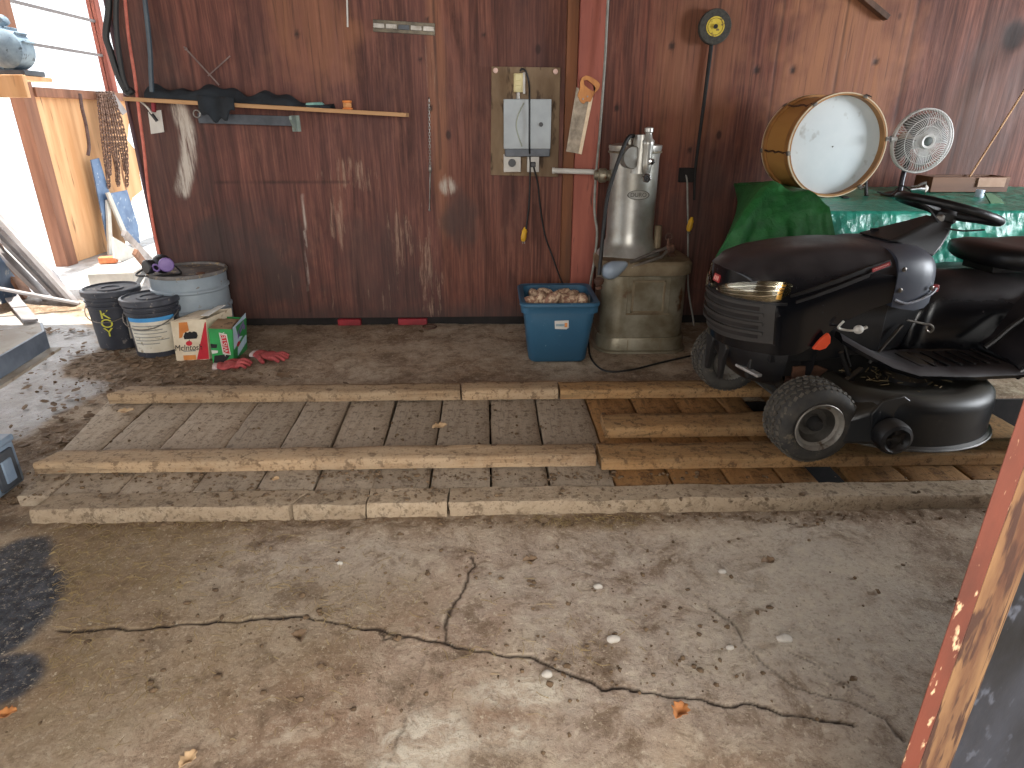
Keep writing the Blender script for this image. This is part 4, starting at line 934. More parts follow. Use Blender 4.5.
tag(MB().bar(a, b, .02, .03).build('wooden_stick', M_grl, bevel=.002), 'short slanted stick right of the leaning boards', 'stick')
# junk against the plywood (left wall)
qx = LX+.06
def wallquad(pts, X, th=.012):
    ps = [PX(x, y, X) for x, y in pts]; ps2 = [p+Vector((th,0,0)) for p in ps]
    return MB().rings([ps, ps2])
tag(wallquad([(90,160),(98,158),(110,198),(104,200),(116,258),(110,258)], qx+.02).build('blue_metal_strip', M_bluem), 'narrow blue metal strip leaning on the plywood beside the chains', 'strip')
t = thing('blue_metal_sheet', 'blue metal panel with white edge leaning below the hanging chains', 'panel', tuple(PX(122,240,qx+.1)))
wallquad([(106,194),(126,190),(137,225),(139,243),(128,241)], qx+.06).build('panel_sheet', M_bluem, t)
wallquad([(105,193),(108,192),(129,241),(125,241)], qx+.075, .02).build('white_edge', M_white, t)
tag(wallquad([(105,200),(108.5,199),(111.5,257),(107.5,257)], qx+.04, .02).build('white_batten', M_white), 'upright white batten standing left of the blue panel', 'batten')
tag(wallquad([(112,237),(153,260),(154,265),(134,266),(113,258)], qx+.35, .012).build('white_sheet', M_white), 'torn white sheet lying slanted below the blue panel', 'sheet')
a = G(109,263,.0)
tag(MB().box((a.x,a.y,.032),(.15,.08,.06),(0,0,.2)).build('orange_brick', mat('orange_brick_clay', lin(206,128,84), lin(176,100,62), 20, .85, bump=.3), bevel=.005), 'orange brick on the bright ground left of the white sheet', 'brick')
a = G(118,281,.0)
tag(MB().box((a.x,a.y,.05),(.36,.25,.10),(0,0,.15)).build('white_block', M_white, bevel=.01), 'white foam block on the floor behind the buckets', 'block')
for i, ((x0,y0),(x1,y1),lb) in enumerate((((124,233),(152,262),'upper pale stick slanting down to the grey drum'),((135,252),(152,274),'brown stick slanting behind the white block'),((150,262),(138,283),'dark slanted stick beside the grey drum'))):
    a, b = P(x0,y0,5.1), G(x1,y1,.03)
    tag(MB().bar(a, b, .03, .05, (0,1,.3)).build('slanted_stick', (M_grl, M_brl, M_dkgrey)[i], bevel=.003), lb, 'stick', 'sticks by the grey drum')
# hanging chains
t = thing('hanging_chains', 'bundle of rusty chains hanging on the plywood by the left door', 'chains', tuple(PX(112,95,qx)))
M_chain = mat('rusty_grey_chain', lin(150,122,108), lin(96,74,64), 30, .7, .4)
for k in range(9):
    u = k/8; top = PX(98+14*u, 92, qx+.03+.02*(k % 2)); mid = PX(103+22*u, 140, qx+.07); bot = PX(108+23*u-2*(k % 3), 178+10*math.sin(k*1.7), qx+.05)
    pts = spline([top, mid, bot], 14); mb = MB()
    for i in range(len(pts)-1):
        p, q = pts[i], pts[i+1]; d = (q-p)*.18; s = Vector((0,.016,0)) if i % 2 else Vector((.016,0,0))
        mb.tube([p-d+s, q+d+s, q+d-s, p-d-s], .007, 5, 0, None, True)
    mb.build('chain', M_chain, t)
tag(MB().tube([PX(80,94,qx+.03), PX(82,108,qx+.04), PX(86,125,qx+.04), PX(89,145,qx+.03), PX(88,155,qx+.03)], .016, 8, 5).build('brown_rope', mat('dark_rope', lin(104,84,80), lin(78,60,58), 30, .9)), 'dark rope hanging on the plywood left of the chains', 'rope')
tag(wallquad([(103,93),(113,93),(126,112),(122,115)], qx+.03, .012).build('thin_plank', M_grl), 'grey slat slanting over the top of the chains', 'slat')
# cables on the corner post
for i, (pts, r, m, lb) in enumerate((
    ([(107,-30),(109,5),(106,35),(110,50),(118,75),(127,92),(133,90)], .018, M_cordb, 'thick black hose looping at the corner above the shelf'),
    ([(118,-30),(116,10),(117,35),(120,60),(124,80),(130,93)], .014, M_cordb, 'black cable hanging nearest the corner above the shelf'),
    ([(141,-30),(146,10),(150,50),(151,75),(152,92)], .013, mat('dark_teal_cable', lin(52,66,76), lin(40,52,62), 20, .5), 'dark teal cable hanging to the shelf left end'),
    ([(124,-20),(125,0),(129,40),(134,72),(137,95),(140,120),(144,150),(148,190),(154,230),(160,257),(163,264)], .0085, M_cordo, 'orange extension cord hanging down the left end of the red wall'))):
    mb = MB(); mb.tube([P(x,y,4.02 if i != 3 else 4.08) for x, y in pts], r, 8, 6)
    tag(mb.build('hanging_cable', m), lb, 'cable', 'cables hanging at the wall corner')
# shelf arm in the doorway with a blue machine
t = thing('shelf_arm', 'orange wooden shelf arm sticking into the bright left doorway', 'shelf', (-3.9,5.1,1.5))
a, b = P(35,86.5,5.1), P(-60,84,5.1); zs = a.z
MB().box2((-4.12,4.99,zs-.075),(a.x,5.03,zs+.07)).build('rail', M_ply, t, bevel=.003)
MB().box2((-4.12,5.03,zs+.04),(a.x-.02,5.35,zs+.068)).build('arm_board', M_ply, t, bevel=.003)
M_mach = mat('blue_grey_casting', lin(138,158,172), lin(98,116,132), 10, .6, .1, speck=lin(70,82,94), speck_scale=26, speck_lo=.6)
mzb = zs+.07; c0 = P(8,60,5.12)
t = thing('machine', 'blue-grey metal machine standing on the shelf arm in the left doorway', 'machine', (c0.x,5.15,mzb))
MB().box2((c0.x-.25,5.05,mzb),(c0.x+.135,5.28,mzb+.035)).build('base', M_dkgrey, t, bevel=.006)
MB().lathe([(.03,-.12),(.10,-.11),(.125,-.09),(.125,.05),(.11,.07),(.05,.08)], (c0.x+.03,5.15,mzb+.165), (0,1,0), 28).build('motor_housing', M_mach, t)
for k in range(5):
    a_ = math.radians(20+28*k); MB().box((c0.x+.03+.128*math.cos(a_),5.14,mzb+.165+.128*math.sin(a_)),(.03,.12,.012),(0,-a_,0)).build('fin', M_mach, t, bevel=.002)
MB().prism([(-.30,0),(-.05,0),(-.02,.16),(-.06,.30),(-.09,.36),(-.16,.44),(-.30,.46)], (c0.x+.0,5.2,mzb+.03), (1,0,0), (0,0,1), .14).build('frame_casting', M_mach, t, bevel=.008)
MB().lathe([(.03,0),(.035,.01),(.035,.05),(.02,.06)], (c0.x-.02,5.17,mzb+.33), (.8,0,.5), 14).build('knob', M_mach, t)

# ============================================================ STEEL BENCH CORNER and PLASTIC CASE (left edge)
zb = .52
C0 = G(43.5,331,zb); F1 = G(0,356,zb); B1 = G(0,331,zb); K1 = G(41,322.5,zb)
dF = (F1-C0).normalized(); dB = (B1-K1).normalized()
M_bench = mat('worn_beige_steel', lin(172,164,150), lin(140,128,112), 7, .6, .1, speck=lin(116,96,76), speck_scale=18, speck_lo=.58)
M_benche = mat('blue_grey_steel_edge', lin(120,130,142), lin(92,102,116), 9, .5, .2)
t = thing('steel_bench', 'grey steel bench corner jutting in at the left edge', 'bench', (C0.x-.6, C0.y-.3, 0))
pA, pB, pC, pD = C0, C0+dF*1.4, K1+dB*1.6, K1
MB().rings([[p+Vector((0,0,o)) for p in (pA, pB, pC, pD)] for o in (-.006, 0)]).build('bench_top', M_bench, t, bevel=.002)
MB().bar(pA+Vector((0,0,-.035)), pB+Vector((0,0,-.035)), .012, .072).bar(pA+Vector((0,0,-.035)), pD+Vector((0,0,-.035)), .012, .072).build('edge_band', M_benche, t, bevel=.002)
MB().bar(pA+Vector((-.01,.03,-.085)), pB+Vector((-.01,.03,-.085)), .07, .010).build('lower_lip', M_bench, t)
for p in (pB*.8+pA*.2, pC*.75+pD*.25):
    MB().box2((p.x-.03,p.y+.05,0),(p.x+.03,p.y+.11,zb-.01)).build('leg', M_benche, t, bevel=.004)
cx = -1.822
t = thing('plastic_case', 'blue-grey ribbed plastic case at the left edge by the curb', 'case', (cx-.25,2.12,0))
M_case = mat('blue_grey_plastic', lin(132,148,164), lin(112,128,146), 9, .5)
yA, yB = 2.05, 2.21
MB().box2((cx-.42,yA,.004),(cx-.006,yB,.185)).build('case_body', M_case, t, bevel=.012, seg=3)
for zq in (.035,.080,.125,.158):
    MB().box2((cx-.10,yA-.010,zq-.013),(cx-.016,yA+.004,zq+.013)).build('front_rib', M_case, t, bevel=.004)
MB().box2((cx-.008,yA+.03,.02),(cx+.006,yB-.03,.165)).build('end_frame', M_dkgrey, t, bevel=.004)
MB().box2((cx+.002,yA+.055,.045),(cx+.012,yB-.055,.135)).build('end_latch', M_case, t, bevel=.004)
MB().box2((cx-.42,yA-.006,.178),(cx,yB+.004,.205)).build('case_lid', M_case, t, bevel=.008)

# ============================================================ TABLE UNDER TARPS
TX0, TX1, TY0, TY1, TZ = 1.80, 3.62, 3.24, 4.08, .862
t = thing('work_table', 'wooden work table hidden under the green tarps', 'table', ((TX0+TX1)/2, 3.66, 0))
MB().box2((TX0,TY0,TZ-.03),(TX1,TY1,TZ)).build('table_top', M_old, t, bevel=.004)
for x in (TX0+.06, TX1-.06):
    for y in (TY0+.06, TY1-.06): MB().box((x,y,(TZ-.03)/2),(.08,.08,TZ-.03)).build('leg', M_old, t, bevel=.004)
def crink(p, s, k):
    a = mn.noise(Vector((p.x*k, p.y*k, p.z*k*.55+s))); b = mn.noise(Vector((p.x*k*2.3+4, p.y*k*2.3, p.z*k*1.3+s))); c = mn.noise(Vector((p.x*k*5, p.y*k*5+3, p.z*k*3.5+s)))
    return (1-2*abs(a))*.55+(1-2*abs(b))*.3+c*.25
def tarp_mat(name, c1, c2, rough, spec, sc):
    t = NT(name); v = t.coord(); n = t.noise(v, sc, 6, .65, .5)
    c = t.mix(t.ramp(n, .35, .65), c1, c2)
    w = t.n('ShaderNodeTexVoronoi'); w.inputs['Scale'].default_value = 26; w.feature = 'F1'; t.l(t.coord((1,1,.55)), w.inputs['Vector'])
    t.bump(t.math('ADD', w.outputs['Distance'], t.noise(v, 22, 5, .7, .8)), .55, .012)
    return t.fin(c, rough, 0, spec)
M_teal = tarp_mat('teal_tarp_sheet', lin(44,160,136), lin(26,128,108), .28, .8, 9)
M_green = tarp_mat('forest_green_tarp', lin(44,116,58), lin(28,86,44), .5, .4, 6)
tx0, tx1 = 1.62, 3.80
def teal(u, v):
    x = tx0+(tx1-tx0)*u
    if v < .42:
        w = v/.42; y = 4.12-(4.12-3.215)*w; z = TZ+.010+.030*(1-w)**2+.02*max(0,1-abs(w-.5)*2)
        p = Vector((x, y, z)); p.z += .010*crink(p, 1, 7)*(.5+.5*(1-w)); p.z = max(p.z, TZ+.005)
        if x > 3.35: p.z -= 0
        return p
    w = (v-.42)/.58; z = TZ+.006-w*.78; fold = .030*math.sin(x*19+2*math.sin(x*7))*w**.6
    p = Vector((x+.01*math.sin(z*13+x*5), 3.215-.018*min(1,w*8)-.035*w-fold*.8, z))
    c = crink(p, 5, 8.5); p.y -= .016*c*min(1, w*6+.2)+.0; p.y = min(p.y, 3.225)
    return p
t = thing('teal_tarp', 'shiny teal green tarp draped over the table behind the tractor', 'tarp', (2.7, 3.6, TZ))
MB().grid(teal, 230, 110).build('tarp_sheet', M_teal, t, angle=180)
a = [P(x,y,3.42) for x,y in ((985,193),(991,193),(1000,198),(1008,206),(1011,215),(1009,221),(1001,212),(992,205))]
t2 = MB().rings([[p for p in a], [p+Vector((.0,.012,0)) for p in a]]).build('folded_corner', mat('olive_green_tarp', lin(74,112,70), lin(56,90,52), 7, .6), t)
# dark green tarp over the left end
tl, tr = P(764,183,3.52), P(829,203,3.22); bl, br = P(714,258,3.30), P(850,335,3.10)
tbl, tbr = Vector((tl.x+.05, 4.1, TZ+.05)), Vector((tr.x+.16, 4.1, TZ+.06))
tl.z = max(tl.z, TZ+.03); tr.z = max(tr.z, TZ+.02)
def green(u, v):
    # u -0.35..1 (negative: left side drop), v 0 back .. .35 ridge .. 1 hem
    if u >= 0:
        top = tl.lerp(tr, u)+Vector((0,0,.02*math.sin(PI*u)+.016*math.sin(u*11))); bk = tbl.lerp(tbr, u); hem = bl.lerp(br, u)+Vector((0,0,.02*math.sin(u*9)))
    else:
        k = -u/.35; top = tl.lerp(tbl, k); bk = tbl.copy(); hem = bl.lerp(Vector((bl.x+.42, 4.12, bl.z+.1)), k)
    if v < .35:
        w = v/.35; p = bk.lerp(top, w); p.z += .012*crink(p, 2, 6)*(1-w)+.012*(1-w)
        p.z = max(p.z, TZ+.02)
    else:
        w = (v-.35)/.65; p = top.lerp(hem, w)
        bulge = math.sin(PI*w**.75)
        p += Vector((-.02*bulge, -.045*bulge, .018*bulge))
        f = .022*math.sin(u*15+w*2.5)*w**.7 + .012*math.sin(u*34-w*3)*w
        p += Vector((-.3*f, -f, 0)); c = crink(p, 9, 5); p.y -= .012*c; p.z += .006*c
    return p
t = thing('green_tarp', 'dark green tarp hanging over the left end of the table under the drum', 'tarp', (1.5, 3.5, TZ))
MB().grid(lambda i, j: green(-.35+1.35*i, j), 110, 70).build('tarp_sheet', M_green, t, angle=180)
q = bl+Vector((0,0,-.005))
MB().tube([q+Vector((.02,0,0)), q+Vector((-.005,0,-.03)), q+Vector((-.012,0,-.09)), q+Vector((-.02,0,-.14))], .006, 7, 5).build('tie_cord', mat('pale_green_cord', lin(170,176,150), lin(140,150,120), 20, .8), t)

# ============================================================ BASS DRUM
DC = Vector((1.843, 3.60, 1.165)); DR = .263; DL = .375
M_shell = mat('amber_wood_veneer', lin(196,146,80), lin(168,116,58), 4, .4, stretch=(.6,.15,.6), bump=.04)
M_hoop = mat('darker_amber_hoop', lin(178,128,72), lin(140,94,48), 8, .45)
M_rim = mat('ivory_hoop_edge', lin(224,206,176), lin(200,180,148), 10, .5)
M_head = mat('white_drum_head', lin(214,222,224), lin(198,208,212), 3, .45, speck=lin(176,180,178), speck_scale=9, speck_lo=.62)
t = thing('bass_drum', 'large bass drum with white head and amber wooden shell', 'drum', (DC.x, DC.y+DL/2, DC.z-DR))
ay = (0,1,0)
MB().lathe([(.244,.05),(.248,.05),(.248,DL-.03),(.244,DL-.03)], DC, ay, 72, cap=False).build('shell', M_shell, t, angle=40)
for k, (y0, y1) in enumerate(((0,.060),(DL-.045,DL))):
    h = MB().lathe([(.250,y0),(DR-.002,y0),(DR,y0+.003),(DR,y1-.003),(DR-.002,y1),(.250,y1),(.250,y0)], DC, ay, 72, cap=False).build('hoop', M_hoop, t, angle=40)
    yy_ = y0 if k == 0 else y1
    MB().lathe([(.2585,yy_-.0015),(DR+.001,yy_-.0015),(DR+.001,yy_+.010 if k == 0 else yy_-.010),(DR-.001,yy_+.010 if k == 0 else yy_-.010),(.2585,yy_)], DC, ay, 72, cap=False).build('hoop_edge', M_rim, h, angle=40)
    MB().lathe([(.250,.048 if k == 0 else DL-.022),(.240,.047 if k == 0 else DL-.021),(.001,.046 if k == 0 else DL-.020)], DC, ay, 72, cap=False).build('drum_head', M_head, t, angle=60)
MB().lathe([(.004,0),(.002,-.004)], DC+Vector((-.003,.0455,-.004)), ay, 12).build('head_vent', M_dark, t)
for k in range(6):
    a_ = math.radians(8+60*k); n = Vector((math.cos(a_),0,math.sin(a_))); tg = Vector((-n.z,0,n.x))
    if True:
        r = MB(); pts = [DC+n*(.257+.004*math.sin(j*1.1))+Vector((0,.0+DL*j/16,0))+tg*.0035*math.cos(j*1.6) for j in range(17)]
        r.tube(pts, .0048, 6); r = r.build('tension_rod', M_rust, t)
        for y0, s in ((-.004,1),(DL+.004,-1)):
            MB().box(DC+n*(DR-.002)+Vector((0,y0+s*.010,0)), (.022,.03,.014), axes(tg, Vector((0,1,0))) ).build('claw_hook', M_steel, r, bevel=.002)
        if k in (0,1,5): MB().cyl(DC+n*(DR+.002)+Vector((0,-.006,0)), DC+n*(DR+.002)+Vector((0,-.028,0)), .004).bar(DC+n*(DR+.002)+Vector((0,-.028,0))-tg*.016, DC+n*(DR+.002)+Vector((0,-.028,0))+tg*.016, .006, .009, (0,1,0)).build('tuning_handle', M_chrome, r)
q0 = DC+Vector((.215,.10,-.13))
for dx_, dy_ in ((.0,.0),):
    s = MB().tube([q0, q0+Vector((.02,-.02,-.05)), Vector((q0.x+.03, q0.y-.04, .905))], .009, 10).build('spur', M_black, t)
    MB().cyl((q0.x+.03,q0.y-.04,.905),(q0.x+.03,q0.y-.04,.890),.012).build('spur_foot', M_blackr, s)
for s in (-1, 1):
    MB().box((DC.x+s*.10, DC.y+.02, .893),(.04,.05,.02)).build('resting_block', M_blackr, t, bevel=.003)

# ============================================================ TABLE FAN
FC = Vector((2.30, 3.60, 1.190)); FR_ = .159
M_fw = mat('grey_white_cage', lin(206,204,200), lin(184,182,178), 12, .4)
M_blade = mat('smoky_grey_blade', lin(96,94,92), lin(82,80,78), 8, .5)
t = thing('desk_fan', 'round white desk fan standing right of the bass drum', 'fan', (FC.x-.07, FC.y+.05, .895))
mb = MB(); mb.torus(FC, FR_, .005, ay, 60, 8); mb.torus(FC+Vector((0,.018,0)), FR_-.001, .006, ay, 60, 8); mb.build('outer_ring', M_fw, t)
mb = MB(); N = 64
for k in range(N):
    a_ = 2*PI*k/N; n = Vector((math.cos(a_+.35),0,math.sin(a_+.35))); n0 = Vector((math.cos(a_),0,math.sin(a_)))
    pts = [FC+n0*.036+Vector((0,-.040,0)), FC+(n0*.55+n*.45)*.10+Vector((0,-.036,0)), FC+n*.142+Vector((0,-.018,0)), FC+n*FR_]
    mb.tube(pts, .0017, 4, 3)
mb.build('front_grille', M_fw, t, angle=80)
for r_, y_ in ((.075,-.039),(.115,-.030)):
    MB().torus(FC+Vector((0,y_,0)), r_, .0016, ay, 48, 5).build('grille_ring', M_fw, t)
mb = MB()
for k in range(36):
    a_ = 2*PI*k/36; n = Vector((math.cos(a_),0,math.sin(a_))); mb.tube([FC+n*.05+Vector((0,.075,0)), FC+n*.13+Vector((0,.06,0)), FC+n*FR_+Vector((0,.02,0))], .0014, 4, 3)
mb.build('rear_grille', M_fw, t, angle=80)
MB().lathe([(.024,-.030),(.038,-.046),(.034,-.050),(.024,-.048),(.022,-.044)], FC, ay, 36).build('hub_ring', M_fw, t)
MB().lathe([(.023,-.04),(.023,-.047),(.001,-.049)], FC, ay, 30).build('hub_badge', mat('dark_green_badge', lin(60,72,66), lin(36,44,40), 30, .4), t)
for k in range(4):
    a0 = PI/2*k+.4; mb = MB()
    def bladef(u, v, a0=a0):
        a_ = a0+(v-.5)*(1.15-.2*u); r = .03+.105*u; return FC+Vector((r*math.cos(a_), .024+.020*(v-.5)*2, r*math.sin(a_)))
    mb.grid(bladef, 6, 8); mb.build('blade', M_blade, t, solid=.002, angle=80)
MB().lathe([(.03,.0),(.034,.01),(.034,.05),(.045,.07),(.05,.14),(.045,.17),(.02,.18)], FC, ay, 28).build('motor_housing', M_fw, t)
bp = P(901,197,3.64); base = Vector((bp.x+.0, 3.66, .897))
MB().tube([FC+Vector((-.03,.10,-.02)), Vector((base.x+.03,3.70,1.09)), Vector((base.x+.01,3.68,1.02)), Vector((base.x,3.66,.915))], .014, 12, 5).build('neck', mat('navy_black_plastic', lin(38,38,52), lin(26,26,38), 8, .35), t)
MB().lathe([(.09,0),(.095,.006),(.09,.016),(.04,.028),(.022,.034)], base, (0,0,1), 36).build('base', M_black, t)
MB().lathe([(.008,-.012),(.012,-.01),(.012,.02),(.006,.024)], FC+Vector((-FR_-.004,.005,.01)), (1,0,0), 12).build('cage_clip', M_fw, t)
# small work lamp on the tarp, wooden box, white cap
q = P(921,189,3.50); q.z = max(q.z, TZ+.05)
t = thing('work_lamp', 'small silver lamp head lying on the tarp right of the fan', 'lamp', (q.x,q.y,TZ+.02))
MB().lathe([(.012,-.05),(.02,-.045),(.022,-.02),(.034,.0),(.038,.022),(.034,.022),(.02,.0)], q, (.7,-.5,.1), 22).build('reflector', M_chrome, t)
MB().sphere(q+Vector((.012,-.008,.002)), .020, 14, 10).build('bulb', mat('frosted_bulb', lin(220,214,204), lin(206,200,188), 8, .3), t)
MB().tube([q+Vector((-.04,.03,-.01)), q+Vector((-.08,.05,.012)), q+Vector((-.14,.04,-.03)), q+Vector((-.2,.06,-.02))], .004, 6, 5).build('wire', M_cordb, t)
a, b = P(928,199,3.78), P(1003,196,3.80); zb_ = TZ+.045
t = thing('wooden_box', 'long low brown wooden box on the tarp behind the steering wheel', 'box', ((a.x+b.x)/2,3.84,zb_))
M_bx = mat('dark_brown_box_wood', lin(120,84,60), lin(90,60,42), 10, .65, stretch=(.1,1,1), bump=.2)
MB().box2((a.x,3.78,zb_),(b.x,3.795,zb_+.085)).build('front_board', M_bx, t, bevel=.003)
MB().box2((a.x,3.93,zb_),(b.x,3.945,zb_+.085)).build('back_board', M_bx, t, bevel=.003)
for x in (a.x, b.x-.015): MB().box2((x,3.795,zb_),(x+.015,3.93,zb_+.085)).build('end_board', M_bx, t, bevel=.003)
MB().box2((a.x+.015,3.795,zb_),(b.x-.015,3.93,zb_+.012)).build('bottom_board', M_bx, t)
q = P(992,187,3.76)
MB().box((q.x,3.775,zb_+.055),(.16,.010,.05)).build('pale_label', mat('faded_pink_label', lin(180,150,130), lin(160,130,110), 10, .8), t)
q = P(979,196,3.62)
tag(MB().lathe([(.020,0),(.022,.003),(.022,.045),(.020,.048),(.001,.048)], (q.x,3.62,TZ+.028), (0,0,1), 20).build('white_plastic_cap', mat('pale_blue_white_plastic', lin(206,218,232), lin(190,204,220), 8, .5)), 'small white plastic cap on the tarp in front of the wooden box', 'cap')

# ============================================================ BARN DOOR EDGE close at the right
yd = .70
e0 = P(900,768,yd); e1 = P(919,768,yd+.0); e2 = P(945,768,yd+.03)
t = thing('barn_door', 'rusty red barn door edge standing close at the lower right', 'door', (e0.x+.4, yd+.15, 0))
M_redw = mat('flaking_rust_red_paint', lin(112,56,40), lin(80,42,31), 9, .7, stretch=(1,1,.35), speck=lin(206,172,136), speck_scale=70, speck_lo=.62, bump=.25)
M_bare = mat('bare_weathered_edge', lin(150,114,76), lin(92,58,40), 14, .85, stretch=(1,1,.22), speck=lin(70,44,33), speck_scale=40, speck_lo=.53, bump=.3)
top = 2.3
bo = Vector((.125, .10, 0))
q0, q1, q2 = Vector((e0.x,yd,0)), Vector((e1.x,yd+.002,0)), Vector((e2.x,yd+.03,0))
def upright(pts): return MB().rings([[p+Vector((0,0,z)) for p in pts] for z in (.01,top)])
upright([q0, q1, q1+bo, q0+bo]).build('edge_stile', M_redw, t, bevel=.003)
upright([q1+Vector((.002,.002,0)), q2, q2+bo*.7, q1+bo*.9+Vector((.004,0,0))]).build('bare_edge_strip', M_bare, t, bevel=.004)
M_mott = mat('mottled_black_panel', lin(62,66,76), lin(22,24,27), 4, .5, stretch=(1,1,.6), speck=lin(78,82,92), speck_scale=30, speck_lo=.60, bump=.2)
MB().rings([[Vector((e2.x+.003,yd+.06,z)), Vector((e2.x+1.1,yd+.28,z)), Vector((e2.x+1.09,yd+.31,z)), Vector((e2.x+.003,yd+.09,z))] for z in (0.01,top)]).build('door_panel', M_mott, t)
# ============================================================ LAWN TRACTOR  (local: x forward, y toward the camera, z up)
th = math.radians(6.6); OM = Vector((1.14, 2.487, .102))
f_ = Vector((-math.cos(th), -math.sin(th), 0)); l_ = Vector((math.sin(th), -math.cos(th), 0))
MM = Matrix((f_, l_, Vector((0,0,1)))).transposed().to_4x4(); MM.translation = OM
tr_ = thing('lawn_tractor', 'black riding lawn tractor parked on the pit planks at the right', 'lawn tractor', M=MM)
def dusty(name, c1, dust, rough, amt, spec=.5, sc=7):
    t = NT(name); v = t.coord(); n = t.noise(v, sc, 6, .65); g = t.n('ShaderNodeNewGeometry'); sx = t.n('ShaderNodeSeparateXYZ'); t.l(g.outputs['Normal'], sx.inputs[0])
    upf = t.ramp(sx.outputs['Z'], .2, .95)          # dust settles on surfaces facing up
    fac = t.math('MULTIPLY', t.math('MULTIPLY', upf, t.ramp(n, .3, .65, .35, 1.)), amt)
    fac = t.math('MAXIMUM', fac, t.ramp(t.noise(v, sc*6, 4), .6, .75, 0, amt*.3))
    c = t.mix(fac, c1, dust)
    return t.fin(c, t.ramp(fac, 0, .6, rough, .75), 0, spec)
M_hood = dusty('black_hood_plastic', lin(11,12,16), lin(96,88,88), .2, .42, .5)
M_dash = dusty('grey_black_console', lin(58,62,74), lin(120,116,116), .42, .35, .5)
M_trim = dusty('matte_black_trim', lin(17,18,21), lin(100,92,84), .42, .35, .45)
M_grille = dusty('dusty_grille_plastic', lin(46,43,41), lin(112,102,90), .5, .45, .45)
M_frame = dusty('oily_black_frame', lin(26,25,25), lin(92,78,62), .55, .6, .4, 10)
M_deck = dusty('black_deck_steel', lin(28,31,34), lin(92,84,68), .34, .55, .5)
M_tire = mat('dusty_tire_rubber', lin(44,43,42), lin(66,62,56), 14, .82, speck=lin(96,88,74), speck_scale=30, speck_lo=.62)
M_tread = mat('dusty_tread_rubber', lin(88,82,72), lin(60,56,50), 20, .85)
M_dish = mat('dark_rim_dish', lin(86,82,76), lin(50,47,43), 14, .6, .3)  # darker grey for the inner dish than for the rim lip
M_rimw = mat('pale_grey_rim', lin(150,146,138), lin(108,102,94), 10, .5, .35, speck=lin(84,70,54), speck_scale=18, speck_lo=.58)
M_seat = mat('black_vinyl', lin(24,25,27), lin(18,19,21), 10, .42)
M_badge = mat('red_badge', lin(164,46,46), lin(146,38,38), 10, .45)
M_orc = mat('orange_red_reflector', lin(226,82,46), lin(206,66,34), 10, .4)
def LB(mb, nm, m, par=None, **k): return mb.build(nm, m, par or tr_, local=True, **k)
# ---- hood
HW = .243
def hood_top(u):
    pts = [(-.32,.758),(-.20,.765),(-.08,.758),(.02,.738),(.07,.713),(.10,.672)]
    for (a, p), (b, q) in zip(pts, pts[1:]):
        if u <= b: t_ = max(0,(u-a)/(b-a)); return p+(q-p)*t_
    return pts[-1][1]
def hood_bot(u):
    pts = [(-.32,.565),(-.25,.545),(-.17,.512),(-.09,.466),(-.03,.405),(.03,.375),(.10,.372)]
    for (a, p), (b, q) in zip(pts, pts[1:]):
        if u <= b: t_ = max(0,(u-a)/(b-a)); t_ = t_*t_*(3-2*t_)*.5+t_*.5; return p+(q-p)*t_
    return pts[-1][1]
def bow(u): return .165*max(0, (u+.32)/.42)**1.6
def hood_pt(u, t, off=0.):
    ct, cb = hood_top(u), hood_bot(u); w = (HW - .012*max(0,(u+.0)/.1) + .004*math.sin(u*6))+off
    cs, sn = math.cos(t), math.sin(t); n = .36
    b = w*math.copysign(abs(cs)**n, cs); s = abs(sn)**(n*1.05)
    c = cb+(ct+off-cb)*s
    b *= 1-.10*max(0,(s-.55)/.45)*1.0                        # tumblehome towards the top
    c -= .018*(abs(b)/HW)**2*s                                # crown
    a = u+bow(u)*(1-min(1,abs(b)/HW)**2.6) - .03*max(0,(u)/.1)*max(0,.55-s)   # nose leans back at the bottom
    return Vector((a, b, c))
us = [-.32,-.29,-.26,-.22,-.18,-.14,-.10,-.06,-.02,.01,.035,.055,.07,.082,.092,.10]
nT = 56
ts = [PI*k/nT for k in range(nT+1)]
rings = [[hood_pt(u, t) for t in ts] for u in us]
mb = MB(); mb.rings(rings, False, False, False)
# front cap: rows joining mirrored points of the last ring, bowed like the hood
half = nT//2
cap = [[rings[-1][k].lerp(rings[-1][nT-k], j/16) for j in range(17)] for k in range(half)]
for k in range(half):
    for j in range(1, 16):
        p = cap[k][j]; s = max(0, min(1, (p.z-hood_bot(.1))/(hood_top(.1)-hood_bot(.1))))
        p.x = .10+.165*(1-min(1,abs(p.y)/HW)**2.6)-.03*max(0,.55-s)
vs = [p for r in cap for p in r]+[rings[-1][half]]
fs = [(k*17+j, k*17+j+1, (k+1)*17+j+1, (k+1)*17+j) for k in range(half-1) for j in range(16)]+[((half-1)*17+j, (half-1)*17+j+1, len(vs)-1) for j in range(16)]
mb.add(vs, fs)
hood = LB(mb, 'hood', M_hood, angle=42)
bm = bmesh.new(); bm.from_mesh(hood.data); bmesh.ops.remove_doubles(bm, verts=bm.verts, dist=.0008); bmesh.ops.recalc_face_normals(bm, faces=bm.faces); bm.to_mesh(hood.data); bm.free()
hood.data.polygons.foreach_set('use_smooth', [True]*len(hood.data.polygons)); hood.data.set_sharp_from_angle(angle=math.radians(42))
def front(b, c, off=0.):                                    # a point of the nose at side offset b, height c
    bb = min(1, abs(b)/HW); s = (c-.372)/.30
    a = .10+.165*(1-bb**2.6)-.03*max(0,.55-s)
    if c > .60: a -= (c-.60)**1.6*1.6
    n = Vector((1, math.copysign(2.6*.165*bb**1.6/HW, b), .25)).normalized()
    return Vector((a, b, c))+n*off
